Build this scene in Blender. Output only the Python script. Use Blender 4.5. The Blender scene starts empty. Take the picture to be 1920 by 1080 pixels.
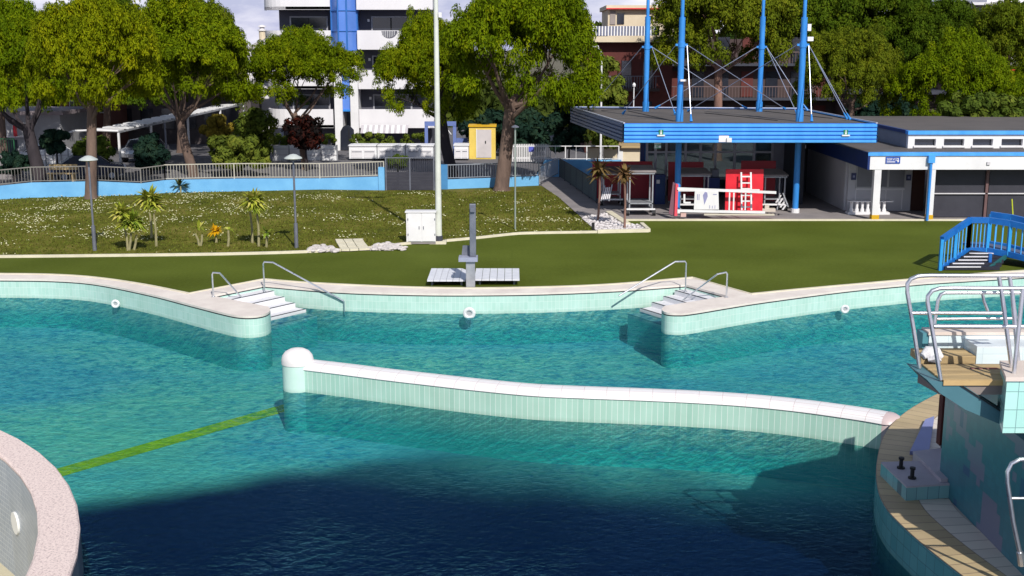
import bpy, bmesh, math, random
import numpy as np
from mathutils import Vector, Matrix
from mathutils.geometry import tessellate_polygon
PI = math.pi
R = math.radians
rnd = random.Random(7)
scn = bpy.context.scene
COL = scn.collection

# ------------------------------------------------------------------ camera
CAMZ, FPX = 7.5, 2200.0
PITCH = math.atan(450 / FPX)
cp, sp_ = math.cos(PITCH), math.sin(PITCH)
cam = bpy.data.objects.new('camera', bpy.data.cameras.new('camera'))
COL.objects.link(cam)
cam.location = (0, 0, CAMZ)
cam.rotation_euler = (PI / 2 - PITCH, 0, 0)
cam.data.sensor_width = 36
cam.data.lens = 36 * FPX / 1920
cam.data.clip_start = 0.1
cam.data.clip_end = 6000
scn.camera = cam


def ray(px, py):
    xc, yc = (px - 960) / FPX, (540 - py) / FPX
    return Vector((xc, cp + yc * sp_, -sp_ + yc * cp))


def G(px, py, z=0.0):
    d = ray(px, py)
    t = (z - CAMZ) / d.z
    return Vector((d.x * t, d.y * t, z))


def V(px, py, Y):
    d = ray(px, py)
    t = Y / d.y
    return Vector((d.x * t, Y, CAMZ + d.z * t))


def ZV(py, Y):
    return V(960, py, Y).z


# ------------------------------------------------------------------ mesh helpers
class MB:
    def __init__(self):
        self.v, self.f, self.uv = [], [], {}

    def add(self, vs, fs, uvs=None):
        b = len(self.v)
        self.v += [tuple(x) for x in vs]
        for i, f in enumerate(fs):
            if uvs:
                self.uv[len(self.f)] = uvs[i]
            self.f.append(tuple(b + k for k in f))
        return self

    def box(self, x0, x1, y0, y1, z0, z1):
        vs = [(x, y, z) for z in (z0, z1) for y in (y0, y1) for x in (x0, x1)]
        return self.add(vs, [(0, 2, 3, 1), (4, 5, 7, 6), (0, 1, 5, 4), (2, 6, 7, 3), (0, 4, 6, 2), (1, 3, 7, 5)])

    def obox(self, c, ax, ay, az):
        c, ax, ay, az = Vector(c), Vector(ax), Vector(ay), Vector(az)
        vs = [c + ax * i + ay * j + az * k for k in (-1, 1) for j in (-1, 1) for i in (-1, 1)]
        return self.add(vs, [(0, 2, 3, 1), (4, 5, 7, 6), (0, 1, 5, 4), (2, 6, 7, 3), (0, 4, 6, 2), (1, 3, 7, 5)])

    def bar(self, a, b, w, h=None, up=(0, 0, 1)):
        a, b = Vector(a), Vector(b)
        h = h or w
        d = (b - a)
        u = Vector(up)
        if abs(d.normalized().dot(u)) > .99:
            u = Vector((0, 1, 0))
        s = d.cross(u).normalized()
        n = s.cross(d).normalized()
        return self.obox((a + b) / 2, d / 2, s * w / 2, n * h / 2)

    def tube(self, pts, r, n=8, cap=True):
        pts = [Vector(p) for p in pts]
        rs = r if isinstance(r, (list, tuple)) else [r] * len(pts)
        vs, fs = [], []
        prev = None
        for i, p in enumerate(pts):
            d = (pts[min(i + 1, len(pts) - 1)] - pts[max(i - 1, 0)]).normalized()
            if prev is None:
                a = d.cross(Vector((0, 0, 1)))
                if a.length < .1:
                    a = d.cross(Vector((1, 0, 0)))
                a.normalize()
            else:
                a = (prev - d * prev.dot(d)).normalized()
            prev = a
            b = d.cross(a)
            for k in range(n):
                t = 2 * PI * k / n
                vs.append(p + (a * math.cos(t) + b * math.sin(t)) * rs[i])
        for i in range(len(pts) - 1):
            for k in range(n):
                k2 = (k + 1) % n
                fs.append((i * n + k, i * n + k2, (i + 1) * n + k2, (i + 1) * n + k))
        if cap:
            fs.append(tuple(range(n - 1, -1, -1)))
            m = (len(pts) - 1) * n
            fs.append(tuple(m + k for k in range(n)))
        return self.add(vs, fs)

    def lathe(self, c, prof, n=20):
        c = Vector(c)
        vs, fs = [], []
        for (r, z) in prof:
            for k in range(n):
                t = 2 * PI * k / n
                vs.append(c + Vector((r * math.cos(t), r * math.sin(t), z)))
        for i in range(len(prof) - 1):
            for k in range(n):
                k2 = (k + 1) % n
                fs.append((i * n + k, i * n + k2, (i + 1) * n + k2, (i + 1) * n + k))
        fs.append(tuple(range(n - 1, -1, -1)))
        fs.append(tuple((len(prof) - 1) * n + k for k in range(n)))
        return self.add(vs, fs)

    def poly(self, pts, z=None, flip=False):
        p3 = [Vector((p[0], p[1], p[2] if z is None else z)) for p in pts]
        tri = tessellate_polygon([p3])
        out = []
        for t in tri:
            a, b, c = (p3[i] for i in t)
            nz = (b - a).cross(c - a).z
            out.append(t if (nz > 0) != flip else t[::-1])
        return self.add(p3, out)

    def prism(self, pts, z0, z1):
        n = len(pts)
        self.poly(pts, z1)
        self.poly(pts, z0, True)
        area = sum(pts[i][0] * pts[(i + 1) % n][1] - pts[(i + 1) % n][0] * pts[i][1] for i in range(n))
        vs = [(p[0], p[1], z0) for p in pts] + [(p[0], p[1], z1) for p in pts]
        fs = [(i, (i + 1) % n, (i + 1) % n + n, i + n) for i in range(n)]
        if area < 0:
            fs = [f[::-1] for f in fs]
        return self.add(vs, fs)

    def extr(self, pts, d):
        """planar polygon (convex-ish, 3d) extruded by vector d"""
        d = Vector(d)
        n = len(pts)
        pts = [Vector(p) for p in pts]
        tri = tessellate_polygon([pts])
        self.add(pts, tri)
        self.add([p + d for p in pts], [t[::-1] for t in tri])
        return self.add(pts + [p + d for p in pts], [(i, (i + 1) % n, (i + 1) % n + n, i + n) for i in range(n)])

    def wall(self, line, z0, z1, u0=0.0):
        """vertical strip along a line of points, uv in metres"""
        u = u0
        for a, b in zip(line[:-1], line[1:]):
            L = math.hypot(b[0] - a[0], b[1] - a[1])
            vs = [(a[0], a[1], z0), (b[0], b[1], z0), (b[0], b[1], z1), (a[0], a[1], z1)]
            self.add(vs, [(0, 1, 2, 3)], [[(u, z0), (u + L, z0), (u + L, z1), (u, z1)]])
            u += L
        return self

    def strip(self, la, lb):
        """surface between two equally long 3d lines, uv in metres"""
        u = 0
        for i in range(len(la) - 1):
            a, b, c, d = (Vector(x) for x in (la[i], la[i + 1], lb[i + 1], lb[i]))
            L = (b - a).length
            W = (d - a).length
            self.add([a, b, c, d], [(0, 1, 2, 3)], [[(u, 0), (u + L, 0), (u + L, W), (u, W)]])
            u += L
        return self

    def build(self, name, mat, parent=None, smooth=False, loc=None, fix=True, bevel=0):
        me = bpy.data.meshes.new(name)
        off = Vector((0, 0, 0))
        if parent is not None:
            off = OFF[parent.name]
        elif loc is not None:
            off = Vector(loc)
        elif self.v:
            xs, ys, zs = zip(*self.v)
            off = Vector(((min(xs) + max(xs)) / 2, (min(ys) + max(ys)) / 2, min(zs)))
        me.from_pydata([(x - off.x, y - off.y, z - off.z) for x, y, z in self.v], [], self.f)
        if self.uv:
            lay = me.uv_layers.new(name='UVMap')
            for p in me.polygons:
                if p.index in self.uv:
                    for li, uv in zip(p.loop_indices, self.uv[p.index]):
                        lay.data[li].uv = uv
        if fix and not self.uv:
            bm = bmesh.new()
            bm.from_mesh(me)
            bmesh.ops.recalc_face_normals(bm, faces=bm.faces)
            bm.to_mesh(me)
            bm.free()
        if smooth:
            for p in me.polygons:
                p.use_smooth = True
            me.set_sharp_from_angle(angle=R(40))
        o = bpy.data.objects.new(name, me)
        COL.objects.link(o)
        me.materials.append(mat)
        if parent is not None:
            o.parent = parent
            OFF[o.name] = off
        else:
            o.location = off
            OFF[o.name] = off
        if parent is not None and parent.type == 'MESH':
            pass
        if bevel:
            m = o.modifiers.new('bevel', 'BEVEL')
            m.width = bevel
            m.segments = 2
            m.limit_method = 'ANGLE'
        return o


OFF = {}


def thing(name, label, cat, loc=(0, 0, 0), group=None):
    o = bpy.data.objects.new(name, None)
    COL.objects.link(o)
    o.empty_display_size = .2
    o.location = loc
    OFF[o.name] = Vector(loc)
    return tag(o, label, cat, group)


def tag(o, label, cat, group=None, kind=None):
    o['label'] = label
    o['category'] = cat
    if group:
        o['group'] = group
    if kind:
        o['kind'] = kind
    return o


def structure(o):
    o['kind'] = 'structure'
    return o


def dup(root, loc, rz=0.0, label=None, sc=None):
    r = root.copy()
    COL.objects.link(r)
    r.location = loc
    r.rotation_euler = (0, 0, rz)
    if sc:
        r.scale = sc if isinstance(sc, (tuple, list)) else (sc, sc, sc)
    if label:
        r['label'] = label
    for ch in root.children:
        c = ch.copy()
        COL.objects.link(c)
        c.parent = r
        for g in ch.children:
            d = g.copy()
            COL.objects.link(d)
            d.parent = c
    return r


def spline(pts, n=6):
    """Catmull-Rom through points"""
    P = [Vector(p) for p in pts]
    P = [P[0] * 2 - P[1]] + P + [P[-1] * 2 - P[-2]]
    out = []
    for i in range(1, len(P) - 2):
        a, b, c, d = P[i - 1:i + 3]
        for k in range(n):
            t = k / n
            out.append(.5 * ((2 * b) + (c - a) * t + (2 * a - 5 * b + 4 * c - d) * t * t + (3 * b - a - 3 * c + d) * t ** 3))
    out.append(P[-2])
    return out


# ------------------------------------------------------------------ materials
MATS = {}


def nt(name):
    m = bpy.data.materials.new(name)
    m.use_nodes = True
    t = m.node_tree
    return m, t, t.nodes['Principled BSDF']


def M(name, c, c2=None, rough=.6, scale=1.5, metal=0, bump=0, bscale=25, spec=.4, detail=6, stretch=(1, 1, 1), streak=0):
    """procedural painted / mineral / metal surface: two tones driven by noise, uneven roughness, optional bump"""
    if name in MATS:
        return MATS[name]
    m, t, b = nt(name)
    N, L = t.nodes, t.links
    if c2 is None:
        c2 = tuple(x * .8 for x in c)
    tc = N.new('ShaderNodeNewGeometry')
    mp = N.new('ShaderNodeMapping')
    mp.inputs['Scale'].default_value = stretch
    L.new(tc.outputs['Position'], mp.inputs['Vector'])
    n = N.new('ShaderNodeTexNoise')
    n.inputs['Scale'].default_value = scale
    n.inputs['Detail'].default_value = detail
    n.inputs['Roughness'].default_value = .65
    L.new(mp.outputs[0], n.inputs['Vector'])
    r = N.new('ShaderNodeValToRGB')
    r.color_ramp.elements[0].position = .32
    r.color_ramp.elements[1].position = .68
    r.color_ramp.elements[0].color = (*c2, 1)
    r.color_ramp.elements[1].color = (*c, 1)
    L.new(n.outputs['Fac'], r.inputs[0])
    L.new(r.outputs[0], b.inputs['Base Color'])
    mr = N.new('ShaderNodeMapRange')
    mr.inputs['To Min'].default_value = max(.02, rough - .12)
    mr.inputs['To Max'].default_value = min(1, rough + .12)
    L.new(n.outputs['Fac'], mr.inputs['Value'])
    L.new(mr.outputs[0], b.inputs['Roughness'])
    b.inputs['Metallic'].default_value = metal
    b.inputs['Specular IOR Level'].default_value = spec
    if bump:
        n2 = N.new('ShaderNodeTexNoise')
        n2.inputs['Scale'].default_value = bscale
        n2.inputs['Detail'].default_value = 4
        L.new(mp.outputs[0], n2.inputs['Vector'])
        bp = N.new('ShaderNodeBump')
        bp.inputs['Strength'].default_value = bump
        bp.inputs['Distance'].default_value = .05
        L.new(n2.outputs['Fac'], bp.inputs['Height'])
        L.new(bp.outputs[0], b.inputs['Normal'])
    MATS[name] = m
    return m


def tile_mat(name, ca, cb, grout, w=.125, h=.25, mortar=.006, rough=.25, uv=True, dirt=.25):
    m, t, b = nt(name)
    N, L = t.nodes, t.links
    if uv:
        src = N.new('ShaderNodeUVMap').outputs[0]
    else:
        src = N.new('ShaderNodeNewGeometry').outputs['Position']
    br = N.new('ShaderNodeTexBrick')
    br.offset = 0
    br.inputs['Color1'].default_value = (*ca, 1)
    br.inputs['Color2'].default_value = (*cb, 1)
    br.inputs['Mortar'].default_value = (*grout, 1)
    br.inputs['Scale'].default_value = 1
    br.inputs['Brick Width'].default_value = w
    br.inputs['Row Height'].default_value = h
    br.inputs['Mortar Size'].default_value = mortar
    br.inputs['Mortar Smooth'].default_value = .3
    L.new(src, br.inputs['Vector'])
    n = N.new('ShaderNodeTexNoise')
    n.inputs['Scale'].default_value = 1.3
    n.inputs['Detail'].default_value = 8
    L.new(src, n.inputs['Vector'])
    mx = N.new('ShaderNodeMixRGB')
    mx.blend_type = 'MULTIPLY'
    mr = N.new('ShaderNodeMapRange')
    mr.inputs['From Min'].default_value = .35
    mr.inputs['From Max'].default_value = .7
    mr.inputs['To Min'].default_value = dirt
    mr.inputs['To Max'].default_value = 0
    L.new(n.outputs['Fac'], mr.inputs['Value'])
    L.new(mr.outputs[0], mx.inputs['Fac'])
    mx.inputs['Color2'].default_value = (.62, .66, .58, 1)
    L.new(br.outputs['Color'], mx.inputs['Color1'])
    L.new(mx.outputs[0], b.inputs['Base Color'])
    b.inputs['Roughness'].default_value = rough
    bp = N.new('ShaderNodeBump')
    bp.inputs['Strength'].default_value = .25
    bp.inputs['Distance'].default_value = -.01
    L.new(br.outputs['Fac'], bp.inputs['Height'])
    L.new(bp.outputs[0], b.inputs['Normal'])
    MATS[name] = m
    return m


def leaf_mat(name, light, dark, yellow, trans=.25):
    m, t, b = nt(name)
    N, L = t.nodes, t.links
    at = N.new('ShaderNodeAttribute')
    at.attribute_name = 'tone'
    r = N.new('ShaderNodeValToRGB')
    e = r.color_ramp.elements
    e[0].color = (*dark, 1)
    e[1].color = (*yellow, 1)
    k = e.new(.55)
    k.color = (*light, 1)
    L.new(at.outputs['Fac'], r.inputs[0])
    oi = N.new('ShaderNodeObjectInfo')       # every tree has a slightly different green
    hs = N.new('ShaderNodeHueSaturation')
    mh = N.new('ShaderNodeMapRange')
    mh.inputs['To Min'].default_value = .478
    mh.inputs['To Max'].default_value = .515
    mv = N.new('ShaderNodeMapRange')
    mv.inputs['To Min'].default_value = 1.16
    mv.inputs['To Max'].default_value = .86
    L.new(oi.outputs['Random'], mh.inputs['Value'])
    L.new(oi.outputs['Random'], mv.inputs['Value'])
    L.new(mh.outputs[0], hs.inputs['Hue'])
    L.new(mv.outputs[0], hs.inputs['Value'])
    L.new(r.outputs[0], hs.inputs['Color'])
    L.new(hs.outputs[0], b.inputs['Base Color'])
    b.inputs['Roughness'].default_value = .65
    b.inputs['Specular IOR Level'].default_value = .03
    tr = N.new('ShaderNodeBsdfTranslucent')
    L.new(hs.outputs[0], tr.inputs['Color'])
    mx = N.new('ShaderNodeMixShader')
    mx.inputs[0].default_value = trans
    L.new(b.outputs[0], mx.inputs[1])
    L.new(tr.outputs[0], mx.inputs[2])
    L.new(mx.outputs[0], N['Material Output'].inputs[0])
    MATS[name] = m
    return m


WHITE = M('white_paint', (.80, .79, .80), (.68, .67, .68), rough=.5, scale=.8)
WHITE2 = M('white_render', (.78, .76, .78), (.66, .64, .67), rough=.8, scale=.35, stretch=(1, 1, .3))
CREAMW = M('cream_render', (.72, .62, .46), (.6, .5, .36), rough=.85, scale=.5)
BLUE = M('blue_paint', (.045, .28, .74), (.022, .19, .54), rough=.45, scale=2.5, stretch=(2, 2, .3))
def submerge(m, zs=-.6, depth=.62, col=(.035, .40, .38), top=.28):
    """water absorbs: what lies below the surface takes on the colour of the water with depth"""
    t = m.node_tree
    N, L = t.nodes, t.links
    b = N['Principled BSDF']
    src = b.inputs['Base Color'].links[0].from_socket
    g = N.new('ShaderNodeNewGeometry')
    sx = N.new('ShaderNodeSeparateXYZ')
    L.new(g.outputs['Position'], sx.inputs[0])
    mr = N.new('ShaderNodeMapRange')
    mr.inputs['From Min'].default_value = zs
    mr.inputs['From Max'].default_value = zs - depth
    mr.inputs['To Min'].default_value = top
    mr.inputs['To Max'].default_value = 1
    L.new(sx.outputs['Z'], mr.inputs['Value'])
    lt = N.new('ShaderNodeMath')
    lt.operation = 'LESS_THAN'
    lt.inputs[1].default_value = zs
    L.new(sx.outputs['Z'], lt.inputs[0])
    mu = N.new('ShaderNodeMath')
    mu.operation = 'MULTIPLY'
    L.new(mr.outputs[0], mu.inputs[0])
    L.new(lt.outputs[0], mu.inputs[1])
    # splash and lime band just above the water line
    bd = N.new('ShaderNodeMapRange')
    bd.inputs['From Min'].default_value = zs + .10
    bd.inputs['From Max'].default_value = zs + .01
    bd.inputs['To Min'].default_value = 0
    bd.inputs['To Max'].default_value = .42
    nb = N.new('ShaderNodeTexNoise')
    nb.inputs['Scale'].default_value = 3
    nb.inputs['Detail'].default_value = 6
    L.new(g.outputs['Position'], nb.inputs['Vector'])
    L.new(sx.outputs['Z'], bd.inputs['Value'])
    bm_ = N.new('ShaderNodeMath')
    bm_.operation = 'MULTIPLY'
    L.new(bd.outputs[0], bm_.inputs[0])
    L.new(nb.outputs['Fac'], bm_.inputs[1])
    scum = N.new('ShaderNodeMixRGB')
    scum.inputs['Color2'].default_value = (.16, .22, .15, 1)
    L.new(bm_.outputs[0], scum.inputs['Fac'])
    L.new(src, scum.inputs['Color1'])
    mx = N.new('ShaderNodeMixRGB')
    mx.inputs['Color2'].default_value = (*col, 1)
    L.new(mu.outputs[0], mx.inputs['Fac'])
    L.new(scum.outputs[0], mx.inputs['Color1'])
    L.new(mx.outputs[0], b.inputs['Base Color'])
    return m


BLUEF = M('blue_cladding', (.095, .40, .92), (.055, .31, .78), rough=.45, scale=1.2, stretch=(1.5, 1, .25))
BLUEW = M('light_blue_wall', (.19, .48, .78), (.13, .38, .68), rough=.75, scale=.7, bump=.1)
BLUEB = M('bridge_blue_paint', (.012, .15, .48), (.008, .10, .38), rough=.4, scale=2)
BLUEL = M('bridge_bar_blue', (.07, .40, .88), (.07, .34, .72), rough=.4, scale=2)
DKBLUE = M('dark_blue_paint', (.015, .04, .18), rough=.4)
STEEL = M('stainless_steel', (.78, .78, .80), (.66, .67, .70), rough=.3, metal=.9, scale=6)
GALV = M('galvanised_steel', (.42, .43, .46), (.32, .33, .36), rough=.5, metal=.5, scale=5)
GREYM = M('grey_metal', (.2, .21, .25), (.14, .15, .19), rough=.45, metal=.3, scale=3)
DKGREY = M('dark_grey_render', (.05, .055, .075), (.04, .043, .06), rough=.8)
BLACK = M('black_rubber', (.012, .012, .014), rough=.6)
GLASSD = M('dark_window_glass', (.03, .035, .05), (.018, .02, .03), rough=.08, spec=.8, scale=.6)
GLASSB = M('blue_glazing', (.13, .27, .72), (.09, .21, .62), rough=.3, spec=.5, scale=.4)
ROOFG = M('roof_membrane', (.125, .11, .105), (.085, .076, .073), rough=.9, scale=.5, bump=.2)
RED = M('red_panel', (.72, .018, .035), (.6, .012, .026), rough=.45)
REDD = M('shaded_red_panel', (.34, .010, .026), (.26, .008, .02), rough=.5)  # panel red with the shade of the canopy put into the colour
YELLOW = M('yellow_paint', (.78, .58, .13), (.68, .5, .1), rough=.6)
YELLOWD = M('yellow_marking', (.72, .42, .01), rough=.6)
WOOD = M('weathered_planks', (.52, .38, .19), (.34, .24, .12), rough=.7, scale=2.5, stretch=(.4, 4, 4), bump=.15)
BARK = M('pine_bark', (.20, .135, .105), (.09, .06, .05), rough=.95, scale=2.2, stretch=(1, 1, .35), bump=.8, bscale=6)
BARKD = M('dark_bark', (.05, .04, .045), (.025, .02, .025), rough=.95, scale=2.5, stretch=(1, 1, .35), bump=.6, bscale=8)
BARKP = M('pink_bark', (.30, .17, .13), (.16, .09, .075), rough=.95, scale=2.5, stretch=(1, 1, .35), bump=.6, bscale=8)
STEM = M('pale_stem', (.34, .31, .16), (.22, .2, .1), rough=.9, scale=6)
BRICK = M('red_brown_render', (.22, .085, .06), (.15, .06, .045), rough=.9, scale=.4)
BROWN = M('brown_render', (.075, .05, .048), (.055, .038, .037), rough=.9, scale=.3)
MAROON = M('maroon_render', (.13, .035, .03), (.09, .025, .022), rough=.9)
CONC = M('concrete_paving', (.30, .27, .27), (.22, .20, .205), rough=.9, scale=.8, bump=.15)
KERB = M('cream_kerb_stone', (.74, .68, .52), (.6, .55, .42), rough=.85, scale=2)
GATEM = M('gate_mesh_grey', (.045, .045, .06), (.03, .03, .045), rough=.6)
GREENM = M('green_metal', (.02, .12, .05), rough=.5)
TILEC = tile_mat('pool_wall_tile', (.53, .74, .67), (.46, .69, .61), (.70, .82, .77), .125, .245, .005)
TILET = tile_mat('tower_tile', (.50, .82, .76), (.42, .76, .70), (.2, .36, .36), .26, .26, .006)
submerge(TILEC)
TILEP = tile_mat('partition_wall_tile', (.47, .70, .60), (.39, .63, .53), (.78, .87, .82), .125, 2.0, .006)
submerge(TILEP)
COPE = M('pool_coping_stone', (.80, .73, .66), (.66, .58, .53), rough=.8, scale=1.2, bump=.12, bscale=30)
COPW = tile_mat('white_coping_tile', (.82, .80, .80), (.78, .75, .76), (.58, .46, .46), .5, .16, .006, rough=.4, dirt=.12)

# ------------------------------------------------------------------ light
SUN_AZ, SUN_EL = R(18), R(40)
tdir = Vector((-math.sin(SUN_AZ) * math.cos(SUN_EL), math.cos(SUN_AZ) * math.cos(SUN_EL), -math.sin(SUN_EL)))
sun = bpy.data.objects.new('sun', bpy.data.lights.new('sun', 'SUN'))
COL.objects.link(sun)
sun.location = (20, -40, 60)
sun.data.energy = 4.5
sun.data.angle = R(.5)
sun.data.color = (1, .955, .88)
sun.rotation_euler = tdir.to_track_quat('-Z', 'Y').to_euler()
w = bpy.data.worlds.new('World')
scn.world = w
w.use_nodes = True
N, L = w.node_tree.nodes, w.node_tree.links
bg = N['Background']
sky = N.new('ShaderNodeTexSky')
sky.sky_type = 'NISHITA'
sky.sun_disc = False
sky.sun_elevation = SUN_EL
sky.sun_rotation = PI - SUN_AZ
sky.air_density = 1.0
sky.dust_density = .6
sky.ozone_density = 2.5
bg.inputs['Strength'].default_value = .095
tc = N.new('ShaderNodeTexCoord')
mp = N.new('ShaderNodeMapping')
mp.inputs['Scale'].default_value = (1, 1, 3.2)
L.new(tc.outputs['Generated'], mp.inputs['Vector'])
cn = N.new('ShaderNodeTexNoise')
cn.inputs['Scale'].default_value = 5.5
cn.inputs['Detail'].default_value = 9
cn.inputs['Roughness'].default_value = .6
L.new(mp.outputs[0], cn.inputs['Vector'])
cr = N.new('ShaderNodeValToRGB')
cr.color_ramp.elements[0].position = .42
cr.color_ramp.elements[1].position = .60
L.new(cn.outputs['Fac'], cr.inputs[0])
# clouds thin out towards the zenith, so the overhead sky stays deep blue
sx = N.new('ShaderNodeSeparateXYZ')
L.new(tc.outputs['Generated'], sx.inputs[0])
mz = N.new('ShaderNodeMapRange')
mz.inputs['From Min'].default_value = .05
mz.inputs['From Max'].default_value = .30
mz.inputs['To Min'].default_value = 1
mz.inputs['To Max'].default_value = .25
L.new(sx.outputs['Z'], mz.inputs['Value'])
mm = N.new('ShaderNodeMath')
mm.operation = 'MULTIPLY'
L.new(cr.outputs[0], mm.inputs[0])
L.new(mz.outputs[0], mm.inputs[1])
mx = N.new('ShaderNodeMixRGB')
L.new(mm.outputs[0], mx.inputs['Fac'])
hz = N.new('ShaderNodeMixRGB')       # lavender haze tint of the low sky
hz.inputs['Fac'].default_value = .72
L.new(sky.outputs[0], hz.inputs['Color1'])
hz.inputs['Color2'].default_value = (5.4, 5.6, 8.6, 1)
mz2 = N.new('ShaderNodeMapRange')
mz2.inputs['From Min'].default_value = .02
mz2.inputs['From Max'].default_value = .22
mz2.inputs['To Min'].default_value = .85
mz2.inputs['To Max'].default_value = 0
L.new(sx.outputs['Z'], mz2.inputs['Value'])
L.new(mz2.outputs[0], hz.inputs['Fac'])
L.new(hz.outputs[0], mx.inputs['Color1'])
mx.inputs['Color2'].default_value = (10.8, 10.6, 11.4, 1)
L.new(mx.outputs[0], bg.inputs['Color'])
scn.view_settings.view_transform = 'Standard'
scn.view_settings.look = 'None'
scn.view_settings.exposure = 0
scn.cycles.max_bounces = 6
scn.cycles.transparent_max_bounces = 12
scn.cycles.caustics_reflective = False
scn.cycles.caustics_refractive = False
scn.cycles.sample_clamp_indirect = 4
scn.cycles.use_denoising = True

# ------------------------------------------------------------------ ground sheets
out_l = [G(*p) for p in [(-500, 515), (-200, 514), (0, 515), (100, 516.5), (180, 522), (270, 535), (355, 552)]]
out_c = [G(*p) for p in [(495, 525), (560, 530.5), (640, 535), (760, 540), (880, 542), (1020, 540), (1150, 534.5), (1298, 522)]]
out_r = [G(*p) for p in [(1408, 553), (1500, 544), (1600, 535), (1760, 521), (1920, 509), (2300, 485)]]
outer = spline(out_l) + spline(out_c) + spline(out_r)
GROUND = M('trodden_earth', (.16, .14, .09), (.10, .09, .06), rough=.95, scale=.3)
mb = MB().poly([(p.x, p.y - .12, 0) for p in outer] + [(2500, outer[-1].y, 0), (2500, 3500, 0), (-2500, 3500, 0), (-2500, outer[0].y, 0)], -.03)
structure(mb.build('ground', GROUND))

curb_px = [(-500, 487), (0, 483.5), (200, 481.5), (400, 479), (570, 474.5), (680, 468), (760, 459), (830, 454), (900, 447.5), (960, 441), (1000, 439), (1120, 437)]
curb = spline([G(*p) for p in curb_px], 5)
bed = [G(*p) for p in [(1120, 437), (1216, 435), (1203, 423), (1176, 424), (1141, 401), (1090, 411)]]
pav_front = [G(*p) for p in [(1160, 413.5), (1500, 413.0), (2500, 411)]]

# artificial turf
m, t, b = nt('artificial_turf')
N, L = t.nodes, t.links
g = N.new('ShaderNodeNewGeometry')
n1 = N.new('ShaderNodeTexNoise'); n1.inputs['Scale'].default_value = .22; n1.inputs['Detail'].default_value = 5
n2 = N.new('ShaderNodeTexNoise'); n2.inputs['Scale'].default_value = 9; n2.inputs['Detail'].default_value = 6
L.new(g.outputs['Position'], n1.inputs['Vector']); L.new(g.outputs['Position'], n2.inputs['Vector'])
ad = N.new('ShaderNodeMath'); ad.operation = 'MULTIPLY_ADD'; ad.inputs[1].default_value = .55
L.new(n2.outputs['Fac'], ad.inputs[0]); L.new(n1.outputs['Fac'], ad.inputs[2])
r = N.new('ShaderNodeValToRGB')
r.color_ramp.elements[0].position = .55; r.color_ramp.elements[0].color = (.068, .089, .008, 1)
r.color_ramp.elements[1].position = 1.0; r.color_ramp.elements[1].color = (.108, .138, .018, 1)
L.new(ad.outputs[0], r.inputs[0])
# 2 m wide rolls laid side by side: a faint seam between them
br = N.new('ShaderNodeTexBrick'); br.offset = .3
br.inputs['Brick Width'].default_value = 25; br.inputs['Row Height'].default_value = 2.0; br.inputs['Mortar Size'].default_value = .012
br.inputs['Scale'].default_value = 1
br.inputs['Color1'].default_value = (1, 1, 1, 1); br.inputs['Color2'].default_value = (.93, .94, .9, 1); br.inputs['Mortar'].default_value = (.72, .75, .7, 1)
L.new(g.outputs['Position'], br.inputs['Vector'])
mu = N.new('ShaderNodeMixRGB'); mu.blend_type = 'MULTIPLY'; mu.inputs['Fac'].default_value = .8
L.new(r.outputs[0], mu.inputs['Color1']); L.new(br.outputs[0], mu.inputs['Color2'])
L.new(mu.outputs[0], b.inputs['Base Color'])
b.inputs['Roughness'].default_value = .95; b.inputs['Specular IOR Level'].default_value = .1
bp = N.new('ShaderNodeBump'); bp.inputs['Strength'].default_value = .5; bp.inputs['Distance'].default_value = .03
n3 = N.new('ShaderNodeTexNoise'); n3.inputs['Scale'].default_value = 40
L.new(g.outputs['Position'], n3.inputs['Vector']); L.new(n3.outputs['Fac'], bp.inputs['Height']); L.new(bp.outputs[0], b.inputs['Normal'])
TURF = m
turf_back = [p for p in curb] + [bed[1], bed[2], bed[3]] + pav_front
mb = MB().poly([(p.x, p.y - .02, 0) for p in outer] + [(q.x, q.y, 0) for q in reversed(turf_back)], 0)
structure(mb.build('artificial_turf', TURF))

# lawn
m, t, b = nt('lawn_grass')
N, L = t.nodes, t.links
g = N.new('ShaderNodeNewGeometry')
mp = N.new('ShaderNodeMapping'); mp.inputs['Scale'].default_value = (1, .6, 1)
L.new(g.outputs['Position'], mp.inputs[0])
n1 = N.new('ShaderNodeTexNoise'); n1.inputs['Scale'].default_value = .5; n1.inputs['Detail'].default_value = 9; n1.inputs['Roughness'].default_value = .72
L.new(mp.outputs[0], n1.inputs['Vector'])
r = N.new('ShaderNodeValToRGB'); e = r.color_ramp.elements
e[0].position = .3; e[0].color = (.050, .062, .008, 1); e[1].position = .70; e[1].color = (.22, .185, .048, 1)
k = e.new(.5); k.color = (.118, .115, .016, 1)
L.new(n1.outputs['Fac'], r.inputs[0]); L.new(r.outputs[0], b.inputs['Base Color'])
b.inputs['Roughness'].default_value = .95; b.inputs['Specular IOR Level'].default_value = .1
bp = N.new('ShaderNodeBump'); bp.inputs['Strength'].default_value = .8; bp.inputs['Distance'].default_value = .08
n3 = N.new('ShaderNodeTexNoise'); n3.inputs['Scale'].default_value = 9; n3.inputs['Detail'].default_value = 5
L.new(g.outputs['Position'], n3.inputs['Vector']); L.new(n3.outputs['Fac'], bp.inputs['Height']); L.new(bp.outputs[0], b.inputs['Normal'])
wall_px = [(-500, 386), (0, 375.5), (60, 372), (180, 369.5), (265, 366.5), (310, 363), (440, 360), (600, 356.5), (720, 358), (815, 358), (830, 356), (930, 352), (1012, 349)]
lawn_back = [G(*p) for p in wall_px]
lawn_poly = [p + Vector((0, .06, 0)) for p in curb] + [bed[5]] + [G(1048, 372), G(1016, 350)] + [p for p in reversed(lawn_back)]
mb = MB().poly(lawn_poly, .035)
structure(mb.build('lawn', m))

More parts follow.
